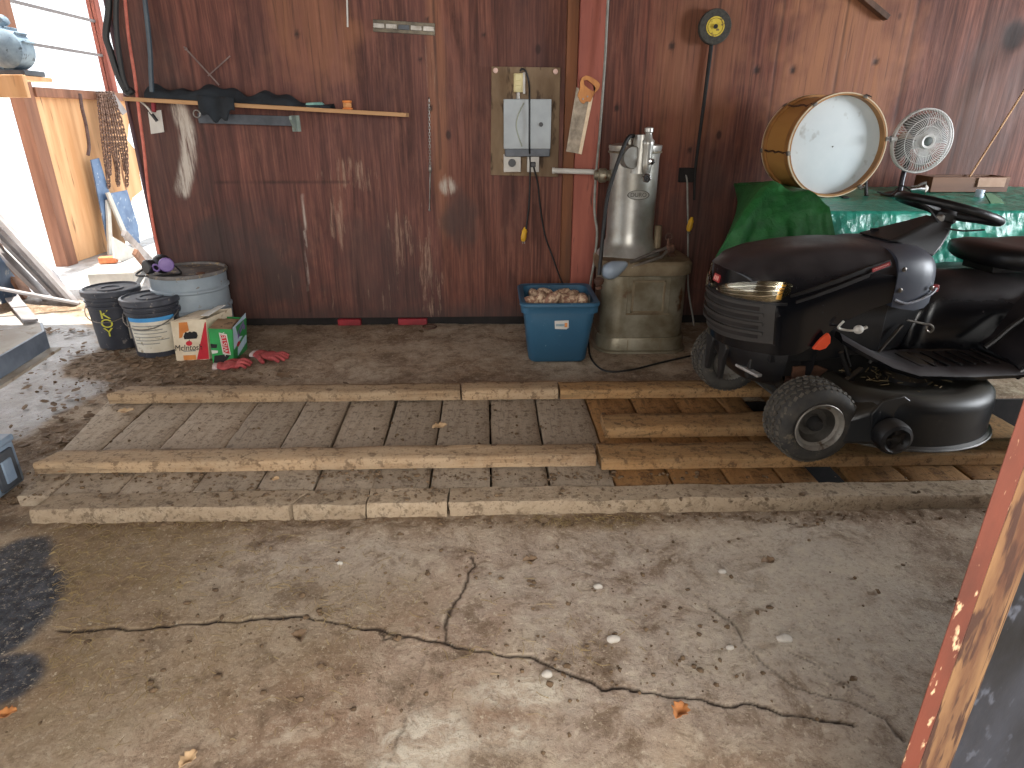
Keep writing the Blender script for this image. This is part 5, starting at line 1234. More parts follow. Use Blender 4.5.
def wrapside(b, c, off):                                    # beyond |b|=.235 continues along the hood side
    if abs(b) <= .225: return front(b, c, off)
    e = abs(b)-.225; p = front(math.copysign(.225,b), c, off); 
    return Vector((p.x-e*.95, p.y+math.copysign(e*.12,b), c))
# ---- grille shell below the lamps: frame and louvres
def band(b0, b1, c0f, c1f, off0, off1, nb=28, nc=4):
    mb = MB()
    def sh(off): return [[wrapside(b0+(b1-b0)*i/nb, c0f(i/nb)+(c1f(i/nb)-c0f(i/nb))*j/nc, off) for j in range(nc+1)] for i in range(nb+1)]
    A_, B_ = sh(off0), sh(off1)
    n = nc+1
    rs = [B_[i]+A_[i][::-1] for i in range(nb+1)]
    mb.rings(rs, True, True, True); return mb
g = LB(band(-.215,.222, lambda u:.405+.012*abs(2*u-1)**2, lambda u:.572+.006*u, -.004, .006), 'grille_panel', M_grille, angle=40)
for k in range(4):
    z = .432+.036*k
    LB(band(-.190,.190, lambda u,z=z:z-.008+.006*abs(2*u-1)**2, lambda u,z=z:z+.008+.006*abs(2*u-1)**2, .006, .0085), 'grille_slot', M_dark, g)
    LB(band(-.200,.200, lambda u,z=z:z+.008+.006*abs(2*u-1)**2, lambda u,z=z:z+.020+.006*abs(2*u-1)**2, .005, .020-.002*k), 'louvre', M_grille, g, angle=50)
# ---- headlamp: reflector, ribs and clear lens
def lamp(b0, b1, sgn):
    lo = lambda u: .574+.008*u-.008*math.sin(PI*u)+.030*max(0,(u-.72)/.28)**1.6
    hi = lambda u: .592+.052*min(1,u*1.5)**.8+.010*u-.010*max(0,(u-.85)/.15)
    M_refl = mat('lamp_reflector', lin(128,120,100), lin(92,84,66), 10, .25, .9)
    h = LB(band(b0, b1, lo, hi, .002, .006, 30), 'headlamp', M_refl, angle=60)
    for q in (.25,.5,.75):
        LB(band(b0+.01*sgn, b1-.02*sgn, lambda u,q=q: lo(u)+(hi(u)-lo(u))*q-.0015, lambda u,q=q: lo(u)+(hi(u)-lo(u))*q+.0015, .006, .010, 30, 1), 'reflector_rib', M_chrome, h)
    bq = b0+(b1-b0)*.82
    LB(band(bq, bq+.014*sgn, lambda u: .590, lambda u: .645, .006, .0095, 4, 2), 'amber_glint', mat('painted_glint', lin(236,190,96), lin(220,160,60), 8, .3, .4), h)  # amber glint painted on as a coloured strip
    gl = NT('clear_lamp_lens'); gl.b.inputs['Transmission Weight'].default_value = 1.; gl.b.inputs['IOR'].default_value = 1.35
    LB(band(b0, b1, lo, hi, .012, .015, 30), 'lens', gl.fin((.92,.90,.84,1), .06), h, angle=60)
    return h
lamp(.030, .262, 1); lamp(-.030, -.262, -1)
for k, (z0, z1) in enumerate(((.584,.588),(.640,.652))):
    pass
LB(band(-.235,.262, lambda u:.562+.006*u, lambda u:.570+.006*u, -.004, .010), 'lamp_sill', M_trim, angle=40)
bd = LB(band(-.026,.022, lambda u:.606, lambda u:.634, .004, .009, 6), 'nose_badge', M_badge, angle=40)
for k in range(3): LB(band(-.018+.013*k,-.010+.013*k, lambda u:.612, lambda u:.628, .009, .0100, 2, 1), 'badge_mark', mat('pale_badge_mark', lin(226,170,160), lin(206,150,140), 8, .5) if k == 0 else bpy.data.materials['pale_badge_mark'], bd)
# ---- hood side vents and side badge (both sides)
def side_pt(a, c, s, off=.0):
    return Vector((a, s*(HW-.004+off), c))
def hood_side(a, c, s=1, off=0.):                          # near flank of the hood at forward position a, height c
    u = a; ct, cb = hood_top(u), hood_bot(u); q = max(.001, min(.999, (c-cb)/(ct-cb)))
    sn = q**(1/(.36*1.05)); cs = math.sqrt(max(0, 1-sn*sn)); t = math.acos(max(-1, min(1, cs)))
    p = hood_pt(u, t if s > 0 else PI-t, off); return Vector((a, p.y+s*0., c))
for s in (1, -1):
    for k in range(2):
        mb = MB(); a0, a1 = .085-.02*k, -.205
        pts = [(a0, .596-.020*k), (a1, .694-.012*k-.010*k)]
        top = [hood_side(a0+(a1-a0)*i/14, pts[0][1]+(pts[1][1]-pts[0][1])*i/14+.008, s) for i in range(15)]
        bot = [hood_side(a0+(a1-a0)*i/14, pts[0][1]+(pts[1][1]-pts[0][1])*i/14-.008*(.35+.65*min(1,i/8)), s) for i in range(15)]
        n = Vector((0,s,0))
        mb.rings([[top[i]+n*.0005, bot[i]+n*.0005, bot[i]+n*.004, top[i]+n*.010] for i in range(15)], True, True, True)
        LB(mb, 'hood_vent', M_dark if k else M_trim, hood, angle=40)
    c0 = [(-.205,.700),(-.292,.722),(-.292,.700),(-.205,.676)]
    mb = MB(); ps = [hood_side(a, c, s) for a, c in c0]; n = Vector((0,s,.0)); mb.rings([[p+n*.001 for p in ps], [p+n*.0075 for p in ps]])
    fr_ = LB(mb, 'side_badge_frame', M_trim, hood)
    c1 = [(-.212,.694),(-.285,.715),(-.285,.703),(-.212,.681)]
    mb = MB(); ps = [hood_side(a, c, s)+n*.006 for a, c in c1]; mb.rings([[p+n*.002 for p in ps], [p+n*.0045 for p in ps]])
    LB(mb, 'red_badge', M_badge, fr_)
    if s > 0:
        q = (ps[0]+ps[1]+ps[2]+ps[3])/4+Vector((0,.0052,0))
        text('badge_lettering', 'CRAFTSMAN', bpy.data.materials['pale_badge_mark'], fr_, MM @ q, MM.to_3x3() @ axes(ps[3]-ps[2] if False else ps[2]-ps[3], Vector((0,0,1))), .0105, .0003, sx=1.0)
# ---- lower nose / bumper and skirt
def skirt(u, t):
    a0, a1 = .215, -.02; a = a1+(a0-a1)*u; b = .232*math.cos(t)*1.0
    return a
mb = MB(); rs = []
for z, w, ax in ((.225,.17,.150),(.25,.205,.175),(.30,.228,.205),(.36,.236,.225),(.395,.236,.228),(.41,.230,.220)):
    r = []
    for k in range(25):
        t = -1+2*k/24; b = w*t; a = ax-(ax-.06)*abs(t)**3.2
        r.append(Vector((a, b, z)))
    r += [Vector((-.06, -w*.98, z)), Vector((-.06, w*.98, z))]
    rs.append(r)
mb.rings(rs, True, True, True); LB(mb, 'front_bumper', M_trim, angle=40)
LB(MB().bar((.185,.10,.292),(.150,.215,.285),.012,.026,(1,0,0)), 'tow_plate', mat('pale_steel_plate', lin(196,192,190), lin(150,146,142), 10, .4, .5), bevel=.003)
mb = MB(); mb.prism([(.0,-.09),(.02,-.09),(.03,.0),(.05,.05),(.02,.09),(-.02,.06),(-.01,0)], (.222,-.09,.30), (0,1,0), (0,0,1), .02); LB(mb, 'bumper_bracket', M_frame, bevel=.004)
mb = MB(); mb.prism([(.0,-.09),(.02,-.09),(.03,.0),(.05,.05),(.02,.09),(-.02,.06),(-.01,0)], (.222,.03,.30), (0,1,0), (0,0,1), .02); LB(mb, 'bumper_bracket', M_frame, bevel=.004)
# side panel of the engine below the hood, with flank curve
for s in (1, -1):
    mb = MB(); out = [(.12,.42),(.0,.42),(-.06,.45),(-.12,.49),(-.2,.53),(-.33,.57),(-.33,.36),(-.10,.335),(.12,.335)]
    mb.prism(out, (0,s*.205,0), (1,0,0), (0,0,1), .02); LB(mb, 'engine_side_panel', M_trim, bevel=.004)
mb = MB(); mb.box((-.09,.0,.44),(.34,.36,.24)); LB(mb, 'engine_block', M_frame, bevel=.02)
# ---- dash console and steering column
rs = []
for a, w, z0, z1 in ((-.318,.243,.56,.752),(-.36,.243,.55,.758),(-.42,.238,.54,.757),(-.47,.225,.545,.748),(-.505,.205,.56,.728),(-.525,.175,.60,.695)):
    rs.append([Vector((a, w*math.copysign(abs(math.cos(PI*k/28))**.35, math.cos(PI*k/28)), z0+(z1-z0)*math.sin(PI*k/28)**.35-.012*(math.cos(PI*k/28))**2)) for k in range(29)])
mb = MB(); mb.rings(rs, True, True, True); dash = LB(mb, 'dash_console', M_dash, angle=40)
LB(MB().tube([Vector((-.326,.243,.575)), Vector((-.38,.246,.560)), Vector((-.47,.236,.585)), Vector((-.512,.214,.605))], .005, 8, 5), 'console_edge', mat('scuffed_grey_edge', lin(150,152,160), lin(110,112,120), 12, .5), dash)
LB(MB().rings([[Vector((a,b,z)) for a,b,z in ((-.30,.20,.55),(-.30,-.20,.55),(-.53,-.16,.55),(-.53,.16,.55))],[Vector((a,b,z)) for a,b,z in ((-.30,.20,.34),(-.30,-.20,.34),(-.48,-.14,.34),(-.48,.14,.34))]]), 'dash_pedestal', M_trim, bevel=.01)
for b in (.235,):
    for a, z in ((-.335,.688),(-.338,.610),(-.475,.612)):
        y_ = .241 if a > -.4 else .231
        LB(MB().lathe([(.009,0),(.009,.004),(.005,.006)], (a,y_,z), (0,1,0), 12), 'screw_head', M_steel, dash)
LB(MB().lathe([(.012,0),(.014,.01),(.014,.02),(.008,.024)], (-.405,-.05,.757), (0,0,1), 12).box((-.405,-.05,.785),(.03,.012,.012)), 'choke_knob', M_black, dash)
mb = MB(); cols = []
for u, (a, z, wl, ww) in enumerate(((-.455,.735,.090,.13),(-.52,.765,.075,.105),(-.59,.800,.055,.07),(-.635,.830,.035,.045))):
    cols.append([Vector((a+wl*x, ww*y, z+ .55*wl*x*-1 if False else z+.35*wl*x)) for x, y in ((-1,-1),(1,-.8),(1,.8),(-1,1))])
mb.rings(cols); LB(mb, 'steering_column', M_trim, bevel=.012, seg=3)
SC = Vector((-.667,0,.868)); tilt = math.radians(15.5); sn_ = Vector((-math.sin(tilt),0,math.cos(tilt))) 
sx_ = Vector((math.cos(tilt),0,math.sin(tilt))); sy_ = Vector((0,1,0))
wh = LB(MB().torus(SC, .182, .0165, sn_, 56, 12), 'steering_wheel', M_seat)
for ang_ in (0, math.radians(128), math.radians(232)):
    d = sx_*math.cos(ang_)+sy_*math.sin(ang_)
    LB(MB().tube([SC-sn_*.022, SC+d*.09-sn_*.016, SC+d*.18], lambda u: .018-.006*u, 8, 4), 'spoke', M_seat, wh)
LB(MB().lathe([(.03,-.05),(.045,-.035),(.048,-.01),(.036,.006),(.001,.010)], SC-sn_*.01, sn_, 24), 'hub', M_seat, wh)
LB(MB().tube([SC-sn_*.04, Vector((-.62,0,.815))], .014, 10), 'steering_shaft', M_steel)
LB(MB().tube([Vector((-.50,.02,.905)), Vector((-.54,.05,.875)), Vector((-.585,.05,.835)), Vector((-.61,.04,.815))], .004, 6, 5).tube([Vector((-.61,.05,.805)),Vector((-.68,.08,.795)),Vector((-.76,.10,.80))], .0035, 6, 5), 'control_wire', M_cordb)
LB(MB().lathe([(.010,0),(.016,.006),(.016,.024),(.010,.03)], (-.615,.03,.822), (0,0,1), 12), 'ignition_knob', M_steel)
# ---- frame, axle, engine underside
for s in (1, -1):
    LB(MB().box2((.17,s*.15-.016,.255),(-1.30,s*.15+.016,.335)), 'frame_rail', M_frame, bevel=.004)
LB(MB().tube([Vector((.0,-.27,.185)),Vector((.0,-.12,.205)),Vector((.0,.0,.215)),Vector((.0,.12,.205)),Vector((.0,.27,.185))], .024, 10, 3), 'front_axle', M_frame)
LB(MB().box((.0,.215,.245),(.035,.09,.03)), 'axle_bracket', M_rust, bevel=.004)
LB(MB().lathe([(.010,0),(.015,.003),(.015,.014),(.006,.018)], (-.01,.262,.268), (0,0,1), 10), 'red_cap', M_badge)
LB(MB().tube([Vector((-.02,.18,.24)),Vector((-.22,.10,.27)),Vector((-.45,.05,.30))], .010, 8), 'tie_rod', M_rust)
LB(MB().tube([Vector((-.10,-.1,.20)),Vector((-.22,-.05,.23)),Vector((-.4,.0,.24))], .013, 8), 'drag_link', M_frame)
# ---- wheels
def wheel(c, R, W, ax, label, hub_m, tread_n=30, nm='front_wheel'):
    ax = Vector(ax).normalized(); c = Vector(c); u = ax.orthogonal().normalized()
    u = Vector((ax.y,-ax.x,0)).normalized(); w = ax.cross(u)
    k = R/.146
    prof = [(.083*k,-W/2+.012),(.088*k,-W/2+.004),(.105*k,-W/2-.002),(.125*k,-W/2+.002),(.138*k,-W/2+.014),(.143*k,-W/2+.028),(.1445*k,-.02),(.1445*k,.02),(.143*k,W/2-.028),(.138*k,W/2-.014),(.125*k,W/2-.002),(.105*k,W/2+.002),(.088*k,W/2-.004),(.083*k,W/2-.012)]
    t = LB(MB().lathe(prof, c, ax, 64, cap=False), nm, M_tire, angle=50)
    mb = MB()
    for i in range(tread_n):
        for j in range(5):
            a0 = 2*PI*(i+.5*(j % 2))/tread_n; h = (j-2)/2*W*.36
            r = R-.0055*k if abs(j-2) < 2 else R-.010*k
            rd = u*math.cos(a0)+w*math.sin(a0); tg = rd.cross(ax)
            yaw = (.5 if j % 2 else -.5)
            d1 = (tg*math.cos(yaw)+ax*math.sin(yaw)); 
            if abs(j-2) == 2: nrm = (rd+ax*math.copysign(.75,h)).normalized()
            else: nrm = rd
            d1 = (d1-nrm*d1.dot(nrm)).normalized(); d2 = nrm.cross(d1)
            mb.box(c+rd*(r+.003)+ax*h, (.019*k*30/tread_n*1.15,.010*k,.012), Matrix((d1,d2,nrm)).transposed())
    LB(mb, 'tread', M_tread, t)
    rp = [(.087*k,W/2-.006),(.089*k,W/2+.001),(.086*k,W/2+.004),(.080*k,W/2-.002),(.076*k,W/2-.014),(.066*k,W/2-.020)]
    r_ = LB(MB().lathe(rp, c, ax, 48, cap=False), 'rim', hub_m, t, angle=40)
    rp = [(.066*k,W/2-.020),(.060*k,W/2-.036),(.050*k,W/2-.052),(.030*k,W/2-.056),(.026*k,W/2-.046)]
    LB(MB().lathe(rp, c, ax, 48, cap=False), 'rim_dish', M_dish, t, angle=40)
    LB(MB().lathe([(.026*k,W/2-.06),(.026*k,W/2-.028),(.020*k,W/2-.018),(.018*k,W/2-.012),(.001,W/2-.010)], c, ax, 24), 'hub', M_blackr, t, angle=40)
    LB(MB().lathe([(.087*k,-W/2+.006),(.07*k,-W/2+.03),(.001,-W/2+.04)], c, ax, 40, cap=False), 'inner_rim', hub_m, t)
    return t
wax = MM.to_3x3().inverted() @ Vector((math.cos(-1.513), math.sin(-1.513), 0))
inv = MM.inverted()
wheel(inv @ Vector((1.178,2.144,.257)), .154, .155, wax, '', M_rimw, 38)
wheel(inv @ Vector((1.10,2.83,.257)), .154, .155, -wax, '', M_rimw, 38)
for b in (.34,-.34): wheel((-1.14,b+.06*(1 if b>0 else -1),.195), .20, .20, (0,1 if b>0 else -1,0), '', M_rimw, 26, 'rear_wheel')
LB(MB().cyl((-1.14,-.33,.195),(-1.14,.33,.195),.022), 'rear_axle', M_frame)
for s in (1,-1):
    LB(MB().tube([Vector((.0,s*.25,.185)),Vector((-.01,s*.275,.16)),Vector((-.02,s*.30,.147))], .017, 10), 'spindle', M_frame)
# ---- foot boards, fenders and seat deck
for s in (1, -1):
    pr = [(-.13,.455),(-.20,.415),(-.29,.370),(-.38,.345),(-.60,.332),(-.80,.330),(-.86,.335)]
    mb = MB(); rs = []
    for i, (a, z) in enumerate(pr):
        w1 = (.255,.30,.345,.375,.385,.385,.385)[i]; r = []
        inner = .15
        for k in range(9):
            q = k/8; b = inner+(w1-inner)*q; zz_ = z-(.0 if q < .85 else .010*((q-.85)/.15)**2)
            r.append(Vector((a, s*b, zz_)))
        r.append(Vector((a+.0, s*(w1+.012), z-.022))); r.append(Vector((a, s*(w1+.008), z-.036)))
        r += [Vector((a, s*(w1-.006), z-.030)), Vector((a, s*inner, z-.014))]
        rs.append(r)
    mb.rings(rs, True, True, True); fb = LB(mb, 'foot_board', M_hood, angle=40)
    for k in range(7):
        a = -.42-.055*k; LB(MB().bar((a,s*.20,.343-.0002*k),(a,s*.345,.341),.010,.006), 'tread_rib', M_trim, fb)
    # rear fender: rises from the foot board over the rear wheel
    mb = MB(); rs = []
    for a, z, w1 in ((-.80,.335,.39),(-.84,.37,.40),(-.87,.44,.41),(-.91,.50,.42),(-.98,.545,.43),(-1.10,.56,.44),(-1.25,.55,.44),(-1.38,.50,.43)):
        rs.append([Vector((a, s*b, zz_)) for b, zz_ in ((.12,z+.03),(.20,z+.025),(.32,z+.012),(w1-.02,z),(w1,z-.02),(w1,z-.05),(w1-.012,z-.05),(w1-.02,z-.025),(.30,z-.012),(.12,z-.0))])
    mb.rings(rs, True, True, True); LB(mb, 'fender', M_hood, angle=50)
mb = MB(); rs = []
for a, w1, z in ((-.50,.10,.40),(-.54,.135,.55),(-.60,.15,.615),(-.68,.16,.628),(-.80,.18,.625),(-1.0,.22,.61),(-1.30,.24,.60)):
    rs.append([Vector((a, w1*math.cos(PI*k/16)*1.0, .30+(z-.30)*math.sin(PI*k/16)**.4)) for k in range(17)])
mb.rings(rs, True, True, True); LB(mb, 'seat_deck', M_hood, angle=50)
# seat
mb = MB(); rs = []
for a, w1, z0, z1 in ((-.742,.05,.668,.690),(-.755,.13,.652,.715),(-.79,.185,.645,.730),(-.87,.215,.640,.735),(-1.0,.225,.640,.732),(-1.10,.22,.645,.745),(-1.16,.20,.655,.75)):
    r = []
    for k in range(28):
        t = 2*PI*k/28; ct, st = math.cos(t), math.sin(t)
        b = w1*math.copysign(abs(ct)**.6, ct); z = (z0+z1)/2+(z1-z0)/2*math.copysign(abs(st)**.75, st)
        z += .012*(abs(b)/.22)**2*(1 if st > 0 else .3)
        r.append(Vector((a-.085, b, z+(-.742-a)*-.06)))
    rs.append(r)
mb.rings(rs, True, True, True); st_ = LB(mb, 'seat', M_seat, angle=60)
mb = MB(); rs = []
for z, w1, a in ((.76,.19,-1.12),(.80,.215,-1.15),(.90,.22,-1.18),(1.0,.20,-1.21),(1.05,.15,-1.225),(1.06,.06,-1.23)):
    rs.append([Vector((a+.035*math.copysign(abs(math.sin(t))**.7, math.sin(t))-.20, w1*math.copysign(abs(math.cos(t))**.6, math.cos(t)), z)) for t in [2*PI*k/24 for k in range(24)]])
mb.rings(rs, True, True, True); LB(mb, 'seat_back', M_seat, angle=60)
LB(MB().box((-.98,0,.635),(.22,.16,.03)), 'seat_bracket', M_frame, bevel=.004)
# ---- mower deck
def hull(R, off, n=22, ca=-.445, cb=.235, sx=1.0):
    pts = []
    for k in range(n+1):
        t = -PI/2+PI*k/n; pts.append((ca+R*sx*math.sin(t), cb+off+R*math.cos(t)))
    for k in range(n+1):
        t = PI/2+PI*k/n; pts.append((ca+R*sx*math.sin(t), -cb-off+R*math.cos(t)))
    return pts
rs = []
for R, z in ((.282,.062),(.288,.060),(.288,.070),(.278,.078),(.276,.100),(.276,.185),(.270,.212),(.252,.232),(.225,.240),(.205,.238),(.19,.228),(.16,.225)):
    rs.append([Vector((a, b, z+.014+(.016 if z > .09 else 0))) for a, b in hull(R, .0, sx=1.24)])
mb = MB(); mb.rings(rs, False, True, True); deck = LB(mb, 'mower_deck', M_deck, angle=40)
LB(MB().tube([Vector((a, b, .080)) for a, b in hull(.290, 0, sx=1.24)], .005, 6, 0, None, True), 'deck_lip', mat('worn_bare_lip', lin(110,108,104), lin(70,68,66), 14, .5, .4), deck)
for b in (.25, 0, -.25):
    LB(MB().lathe([(.085,.235),(.085,.250),(.055,.262),(.055,.285),(.075,.288),(.075,.296),(.05,.30),(.05,.31),(.075,.313),(.075,.321),(.02,.325)], (-.45,b,0.02), (0,0,1), 32), 'spindle_pulley', M_frame, deck, angle=30)
LB(MB().tube([Vector((-.45+.082*math.cos(t), .25+.082*math.sin(t), .324)) for t in [2*PI*k/20 for k in range(20)]], .006, 6, 0, None, True), 'drive_belt', M_blackr, deck)
mb = MB()
for k in range(130):
    a, b = random.uniform(-.62,-.14), random.uniform(.0,.45)
    if ((a+.375)/1.12)**2+max(0,b-.235)**2 > .19**2: continue
    mb.box((a-.03,b,.272+random.uniform(0,.012)), (random.uniform(.01,.035),.003,.002), (random.uniform(-.4,.4),random.uniform(-.5,.5),random.uniform(0,6)))
o = LB(mb, 'dry_clippings', mat('dry_grass_clippings', lin(150,132,98), lin(104,88,60), 30, .9), deck); o['kind'] = 'stuff'
# gauge wheel with bracket
gq = Vector((-.225,.50,.145)); gax = Vector((.10,1,-.05))
gwh = LB(MB().lathe([(.02,-.035),(.052,-.035),(.060,-.026),(.063,-.008),(.063,.020),(.058,.034),(.046,.040),(.040,.032),(.034,.022),(.016,.020)], gq, gax, 40, cap=False), 'gauge_wheel', M_trim, angle=40)
LB(MB().lathe([(.016,.010),(.016,.030),(.009,.034),(.001,.035)], gq, gax, 16), 'hub', M_frame, gwh)
for k in range(5):
    t = 2*PI*k/5; d = Vector((math.cos(t), 0, math.sin(t))); LB(MB().bar(gq+d*.012+Vector((0,.024,0)), gq+d*.040+Vector((0,.026,0)), .008, .008, (0,1,0)), 'spoke', M_frame, gwh)
mb = MB(); mb.prism([(-.06,-.02),(.05,-.03),(.065,.05),(.03,.10),(-.05,.115),(-.10,.08)], (-.225,.455,.165), (1,0,0), (0,0,1), .012); LB(mb, 'wheel_bracket', M_deck, bevel=.003)
mb = MB(); mb.rings([[Vector((a,b,z)) for a,b,z in ((-.02,.16,.20),(-.09,.42,.19),(-.20,.47,.245),(-.22,.20,.262))],[Vector((a,b,z)) for a,b,z in ((-.02,.16,.10),(-.085,.43,.08),(-.20,.47,.09),(-.22,.2,.09))]]); LB(mb, 'deck_nose', M_deck, bevel=.02, seg=3)
# lift links, lever with white ball, orange reflector, red latch
LB(MB().bar(inv @ P(869,363,2.30), inv @ P(902,325,2.34), .012, .006), 'lift_rod', M_steel, bevel=.001)
LB(MB().bar(inv @ P(851,366,2.28), inv @ P(843,340,2.30), .010, .006), 'link_strap', M_frame)
LB(MB().tube([inv @ P(x,y,2.27) for x,y in ((841,352),(848,372),(853,383))], .010, 6).bar(inv @ P(840,385,2.25), inv @ P(862,368,2.27), .022, .008), 'lift_arm', M_frame)
LB(MB().tube([inv @ P(x,y,2.235) for x,y in ((844,321),(840,325),(838.5,328),(845,330),(853,330.5),(858,330))], .0045, 8, 4), 'throttle_rod', mat('pale_metal_rod', lin(206,204,196), lin(180,178,170), 10, .4, .3))
LB(MB().sphere(inv @ P(858.5,329.5,2.23), .0165, 18, 12, sq=(1.1,1,1)).cyl(inv @ P(862,329,2.23), inv @ P(867,327,2.23), .006), 'white_ball_knob', M_white)
LB(MB().tube([inv @ P(x,y,2.28) for x,y in ((907,320),(916,322),(925,324),(931,325),(933,329),(930,332),(926,330),(927,326))], .0045, 8, 4), 'hook_rod', M_steel)
ps = [inv @ P(x,y,2.225) for x,y in ((813.5,349.5),(822,339),(829,333.5),(831,337),(830.5,343),(826,348.5),(820,350.5))]
LB(MB().rings([ps, [p+Vector((0,-.015,0)) for p in ps]]), 'orange_reflector', M_orc, bevel=.002)
q = inv @ P(934,288,2.42)
LB(MB().box(q, (.03,.02,.028)), 'red_latch', M_badge, bevel=.003)
LB(MB().tube([inv @ P(x,y,2.32) for x,y in ((1024,318),(1010,328),(996,340),(985,348))], .010, 8, 4), 'brake_pedal_arm', M_trim)
mb = MB(); mb.prism([(-.05,0),(.0,.02),(.10,.02),(.10,-.05),(.02,-.06)], (-.10,.185,.285), (1,0,0), (0,0,1), .01); LB(mb, 'hanger_plate', M_rust, bevel=.002)
# ============================================================ LOOSE DEBRIS
M_straw = mat('dry_straw', lin(158,136,92), lin(112,92,58), 30, .9)
M_leaf = mat('dry_leaf', lin(128,104,80), lin(92,74,56), 24, .85)
M_leafp = mat('pale_tan_leaf', lin(196,166,128), lin(164,132,96), 24, .85)
M_leafo = mat('orange_brown_leaf', lin(182,120,66), lin(140,88,48), 24, .8)
M_peb = mat('pale_stone', lin(190,184,174), lin(160,150,138), 24, .9, bump=.4)
M_clod = mat('dirt_clods', lin(116,94,70), lin(82,64,46), 30, .95, bump=.5)
random.seed(21)
def scatter(regions, fn, mb):
    for (px, py, rx, ry, z, n) in regions:
        for _ in range(n):
            x, y = random.gauss(px, rx), random.gauss(py, ry)
            if y < 330: y = 330+random.random()*5
            q = G(x, y, z)
            if z == 0 and -1.78 < q.x and 1.91 < q.y < 2.95: continue
            if 527 < y < 700 and x < 52: continue
            if z == 0 and q.y > 4.15 and q.x > -2.2: continue
            fn(mb, q)
def blade(mb, q):
    L = random.uniform(.012, .05); a = random.uniform(0, PI); d = Vector((math.cos(a), math.sin(a), 0))*L/2; k = Vector((-d.y, d.x, 0))*random.uniform(-.5,.5)
    h = random.uniform(.003, .010)
    mb.tube([q-d+Vector((0,0,.002)), q+k+Vector((0,0,h)), q+d+Vector((0,0,.003))], random.uniform(.0005,.0011), 3, 2)
def flake(mb, q):
    s = .006+.022*random.random()**2; a = random.uniform(0, 2*PI); u = Vector((math.cos(a), math.sin(a), random.uniform(-.3,.3)))*s; w = Vector((-math.sin(a), math.cos(a), random.uniform(-.4,.4)))*s*.55; q = q+Vector((0,0,.004+s*.2))
    ps = [q-u, q-u*.3+w, q+u*.5+w*.8, q+u, q+u*.4-w, q-u*.5-w*.8]
    mb.rings([ps, [p+Vector((0,0,.0012)) for p in ps]])
def clod(mb, q):
    s = .0022+.0065*random.random()**2.5; o = len(mb.v); mb.sphere(q+Vector((0,0,s*.35)), s, 6, 4, sq=(random.uniform(.6,1.6), random.uniform(.6,1.4), random.uniform(.4,.8)))
    for i in range(o, len(mb.v)): mb.v[i] = tuple(Vector(mb.v[i])+Vector((random.uniform(-.3,.3), random.uniform(-.3,.3), random.uniform(-.2,.25)))*s)
mb = MB(); scatter([(80,570,50,28,0,330),(190,560,90,25,0,260),(60,640,30,30,0,150),(130,670,60,40,0,90),(350,600,60,18,0,110),(150,525,80,6,0,120),(585,520,35,4,0,130),(300,690,120,40,0,60),(560,640,50,25,0,60)], blade, mb)
tag(mb.build('straw', M_straw, origin=(-1.2,1.6,0), fixn=False), 'dry straw scattered over the dirty floor in front of the curb at left', 'straw', None, 'stuff')
mb = MB(); scatter([(150,372,60,10,0,330),(110,362,30,8,0,120),(225,378,50,5,0,60),(80,410,28,14,0,80),(45,445,22,12,0,60),(200,352,60,6,0,60),(60,318,35,10,0,90),(300,340,60,6,0,25),(420,338,80,5,0,20),(110,350,60,14,0,40)], flake, mb)
tag(mb.build('leaf_litter', M_leaf, origin=(-2.3,3.2,0), fixn=False), 'brown leaf litter on the floor around the buckets and the left door', 'leaf litter', None, 'stuff')
mb = MB(); scatter([(300,477,170,3.5,TOPZ,330),(560,477,160,3,TOPZ,120),(300,494,180,5,.058,130),(560,494,200,5,.058,90),(460,425,90,12,TOPZ,70),(250,425,90,12,TOPZ,60),(30,500,30,8,0,60),(350,600,200,60,0,200),(600,620,200,60,0,130),(300,520,220,3,0,260),(700,518,160,3,0,180),(150,385,80,8,0,120),(620,668,70,10,0,60)], clod, mb)
tag(mb.build('dirt_crumbs', M_clod, origin=(-.5,2.0,0), fixn=False, angle=180), 'crumbs of dirt scattered over the floor, curb and planks', 'dirt', None, 'stuff')
def leaf(px, py, z, L, W, rz, m, label, curl=.3):
    q = G(px, py, z); R = Matrix.Translation(q+Vector((0,0,.004))) @ Matrix.Rotation(rz, 4, 'Z')
    mb = MB()
    def f(u, v):
        x = (u-.5)*L; w = W*math.sin(PI*min(1,max(0,u)))**.7*(1+.25*math.sin(u*22))*.5+.0006
        y = (v*2-1)*w; return Vector((x, y, curl*abs(y)*1.2+curl*x*x*6+.003*math.sin(u*9)))
    mb.grid(f, 14, 8, mx=R)
    tag(mb.build('fallen_leaf', m, solid=.0012, angle=180), label, 'leaf', 'fallen leaves on the floor')
leaf(680,713,0,.052,.036,.9,M_leafo,'orange brown curled leaf lying alone at the lower right of the floor',.6)
leaf(189,761,0,.045,.030,1.1,M_leafp,'pale tan leaf at the bottom edge of the picture',.5)
leaf(66,471,TOPZ+.006,.05,.04,.7,M_leafo,'triangular orange leaf on the plank ledge near the left end',.3)
leaf(126,412,TOPZ+.006,.07,.05,.2,M_leafp,'pale broken leaf lying on the leftmost planks',.2)
leaf(137,519,0,.05,.034,-.5,M_leafo,'reddish leaf on the floor just below the left curb segment',.5)
leaf(8,715,0,.04,.03,.3,M_leafo,'yellowish leaf at the far left edge of the front floor',.4)
leaf(300,638,0,.05,.035,2.0,M_leaf,'dark brown leaf beside the long crack at left',.6)
leaf(530,562,0,.05,.03,.2,M_leaf,'small dark leaf right of the short crack branch',.6)
leaf(440,428,TOPZ+.006,.07,.05,.4,M_leafp,'pale spiky leaf on the middle planks between the long timbers',.4)
leaf(768,563,0,.05,.03,.2,M_leaf,'dark curled leaf on the grey floor at right below the curb',.6)
leaf(276,480,TOPZ+.004,.03,.02,1.2,M_leafp,'tiny white leaf scrap on the plank ledge left of centre',.4)
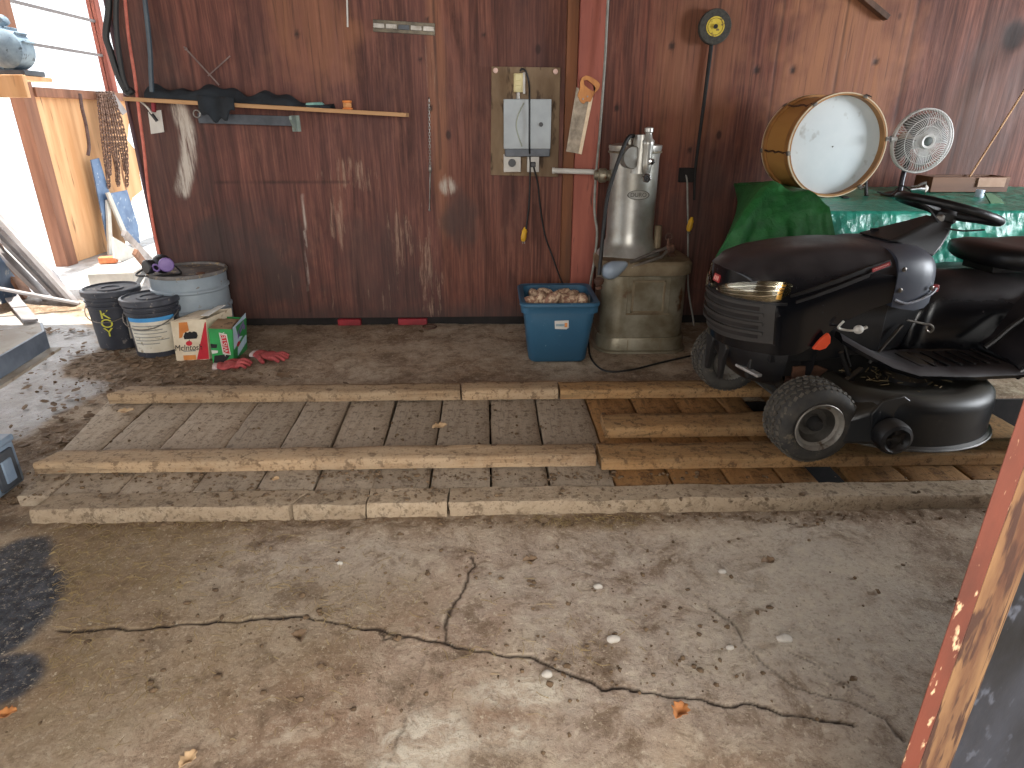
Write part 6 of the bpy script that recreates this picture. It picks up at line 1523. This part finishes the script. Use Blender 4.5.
def pebble(px, py, r, label, z=0.):
    q = G(px, py, z); mb = MB(); mb.sphere(q+Vector((0,0,r*.55)), r, 16, 10, sq=(1.25,.9,.7))
    mb.v = [tuple(Vector(p)+mn.noise_vector(Vector(p)*45)*r*.28) for p in mb.v]
    tag(mb.build('pebble', M_peb, angle=60), label, 'pebble', 'pale pebbles on the floor')
pebble(613,641,.014,'pale pebble left of the middle of the front floor')
pebble(784,641,.016,'larger pale pebble at the right of the front floor')
pebble(598,588,.011,'small pebble on the grey floor below the curb centre')
pebble(547,676,.012,'pebble lying beside the long crack in the middle')
pebble(730,649,.008,'smallest pebble left of the larger right one')
pebble(340,564,.008,'tiny white pebble on the floor below the timber centre')
pebble(722,573,.010,'flat pebble on the floor near the right front wheel')
WORLD = 2.2; EXPO = 0.0
# ============================================================ CAMERA, WORLD, LIGHT
cd = bpy.data.cameras.new('camera'); cam = bpy.data.objects.new('camera', cd); col.objects.link(cam)
cd.sensor_width = 36; cd.lens = 36*F/1024; cd.clip_start = .02
cam.matrix_world = Matrix.Translation(CAM) @ Matrix((RT, UP, -FW)).transposed().to_4x4()
scn.camera = cam
w = bpy.data.worlds.new('daylight'); scn.world = w; w.use_nodes = True
bg = w.node_tree.nodes['Background']; bg.inputs[0].default_value = (.90, .95, 1, 1); bg.inputs[1].default_value = WORLD
def area(name, loc, aim, sx, sy, power, color):
    l = bpy.data.lights.new(name, 'AREA'); l.shape = 'RECTANGLE'; l.size = sx; l.size_y = sy; l.energy = power; l.color = color
    o = bpy.data.objects.new(name, l); col.objects.link(o)
    d = Vector(aim)-Vector(loc); o.location = loc; o.rotation_euler = d.to_track_quat('-Z', 'Y').to_euler(); return o
area('front_door_daylight', (.5, -1.5, 1.6), (.5, 3.6, .9), 3.6, 1.5, 165, (1, .95, .88))
area('side_door_daylight', (5.28, 2.0, 1.45), (1.2, 4.0, 1.1), 1.2, 1.2, 185, (.90, .95, 1))
area('left_door_daylight', (-4.3, 5.2, 1.5), (-1.0, 3.2, .2), 1.4, 2.4, 90, (.92, .96, 1))
su = bpy.data.lights.new('sun', 'SUN'); su.energy = 14; su.angle = .01; su.color = (1, .95, .86)
so = bpy.data.objects.new('sun', su); col.objects.link(so); so.rotation_euler = Vector((.10, -.05, -1.3)).to_track_quat('-Z', 'Y').to_euler()
scn.view_settings.view_transform = 'Standard'; scn.view_settings.look = 'None'; scn.view_settings.gamma = 1
scn.view_settings.use_curve_mapping = False; scn.view_settings.exposure = EXPO
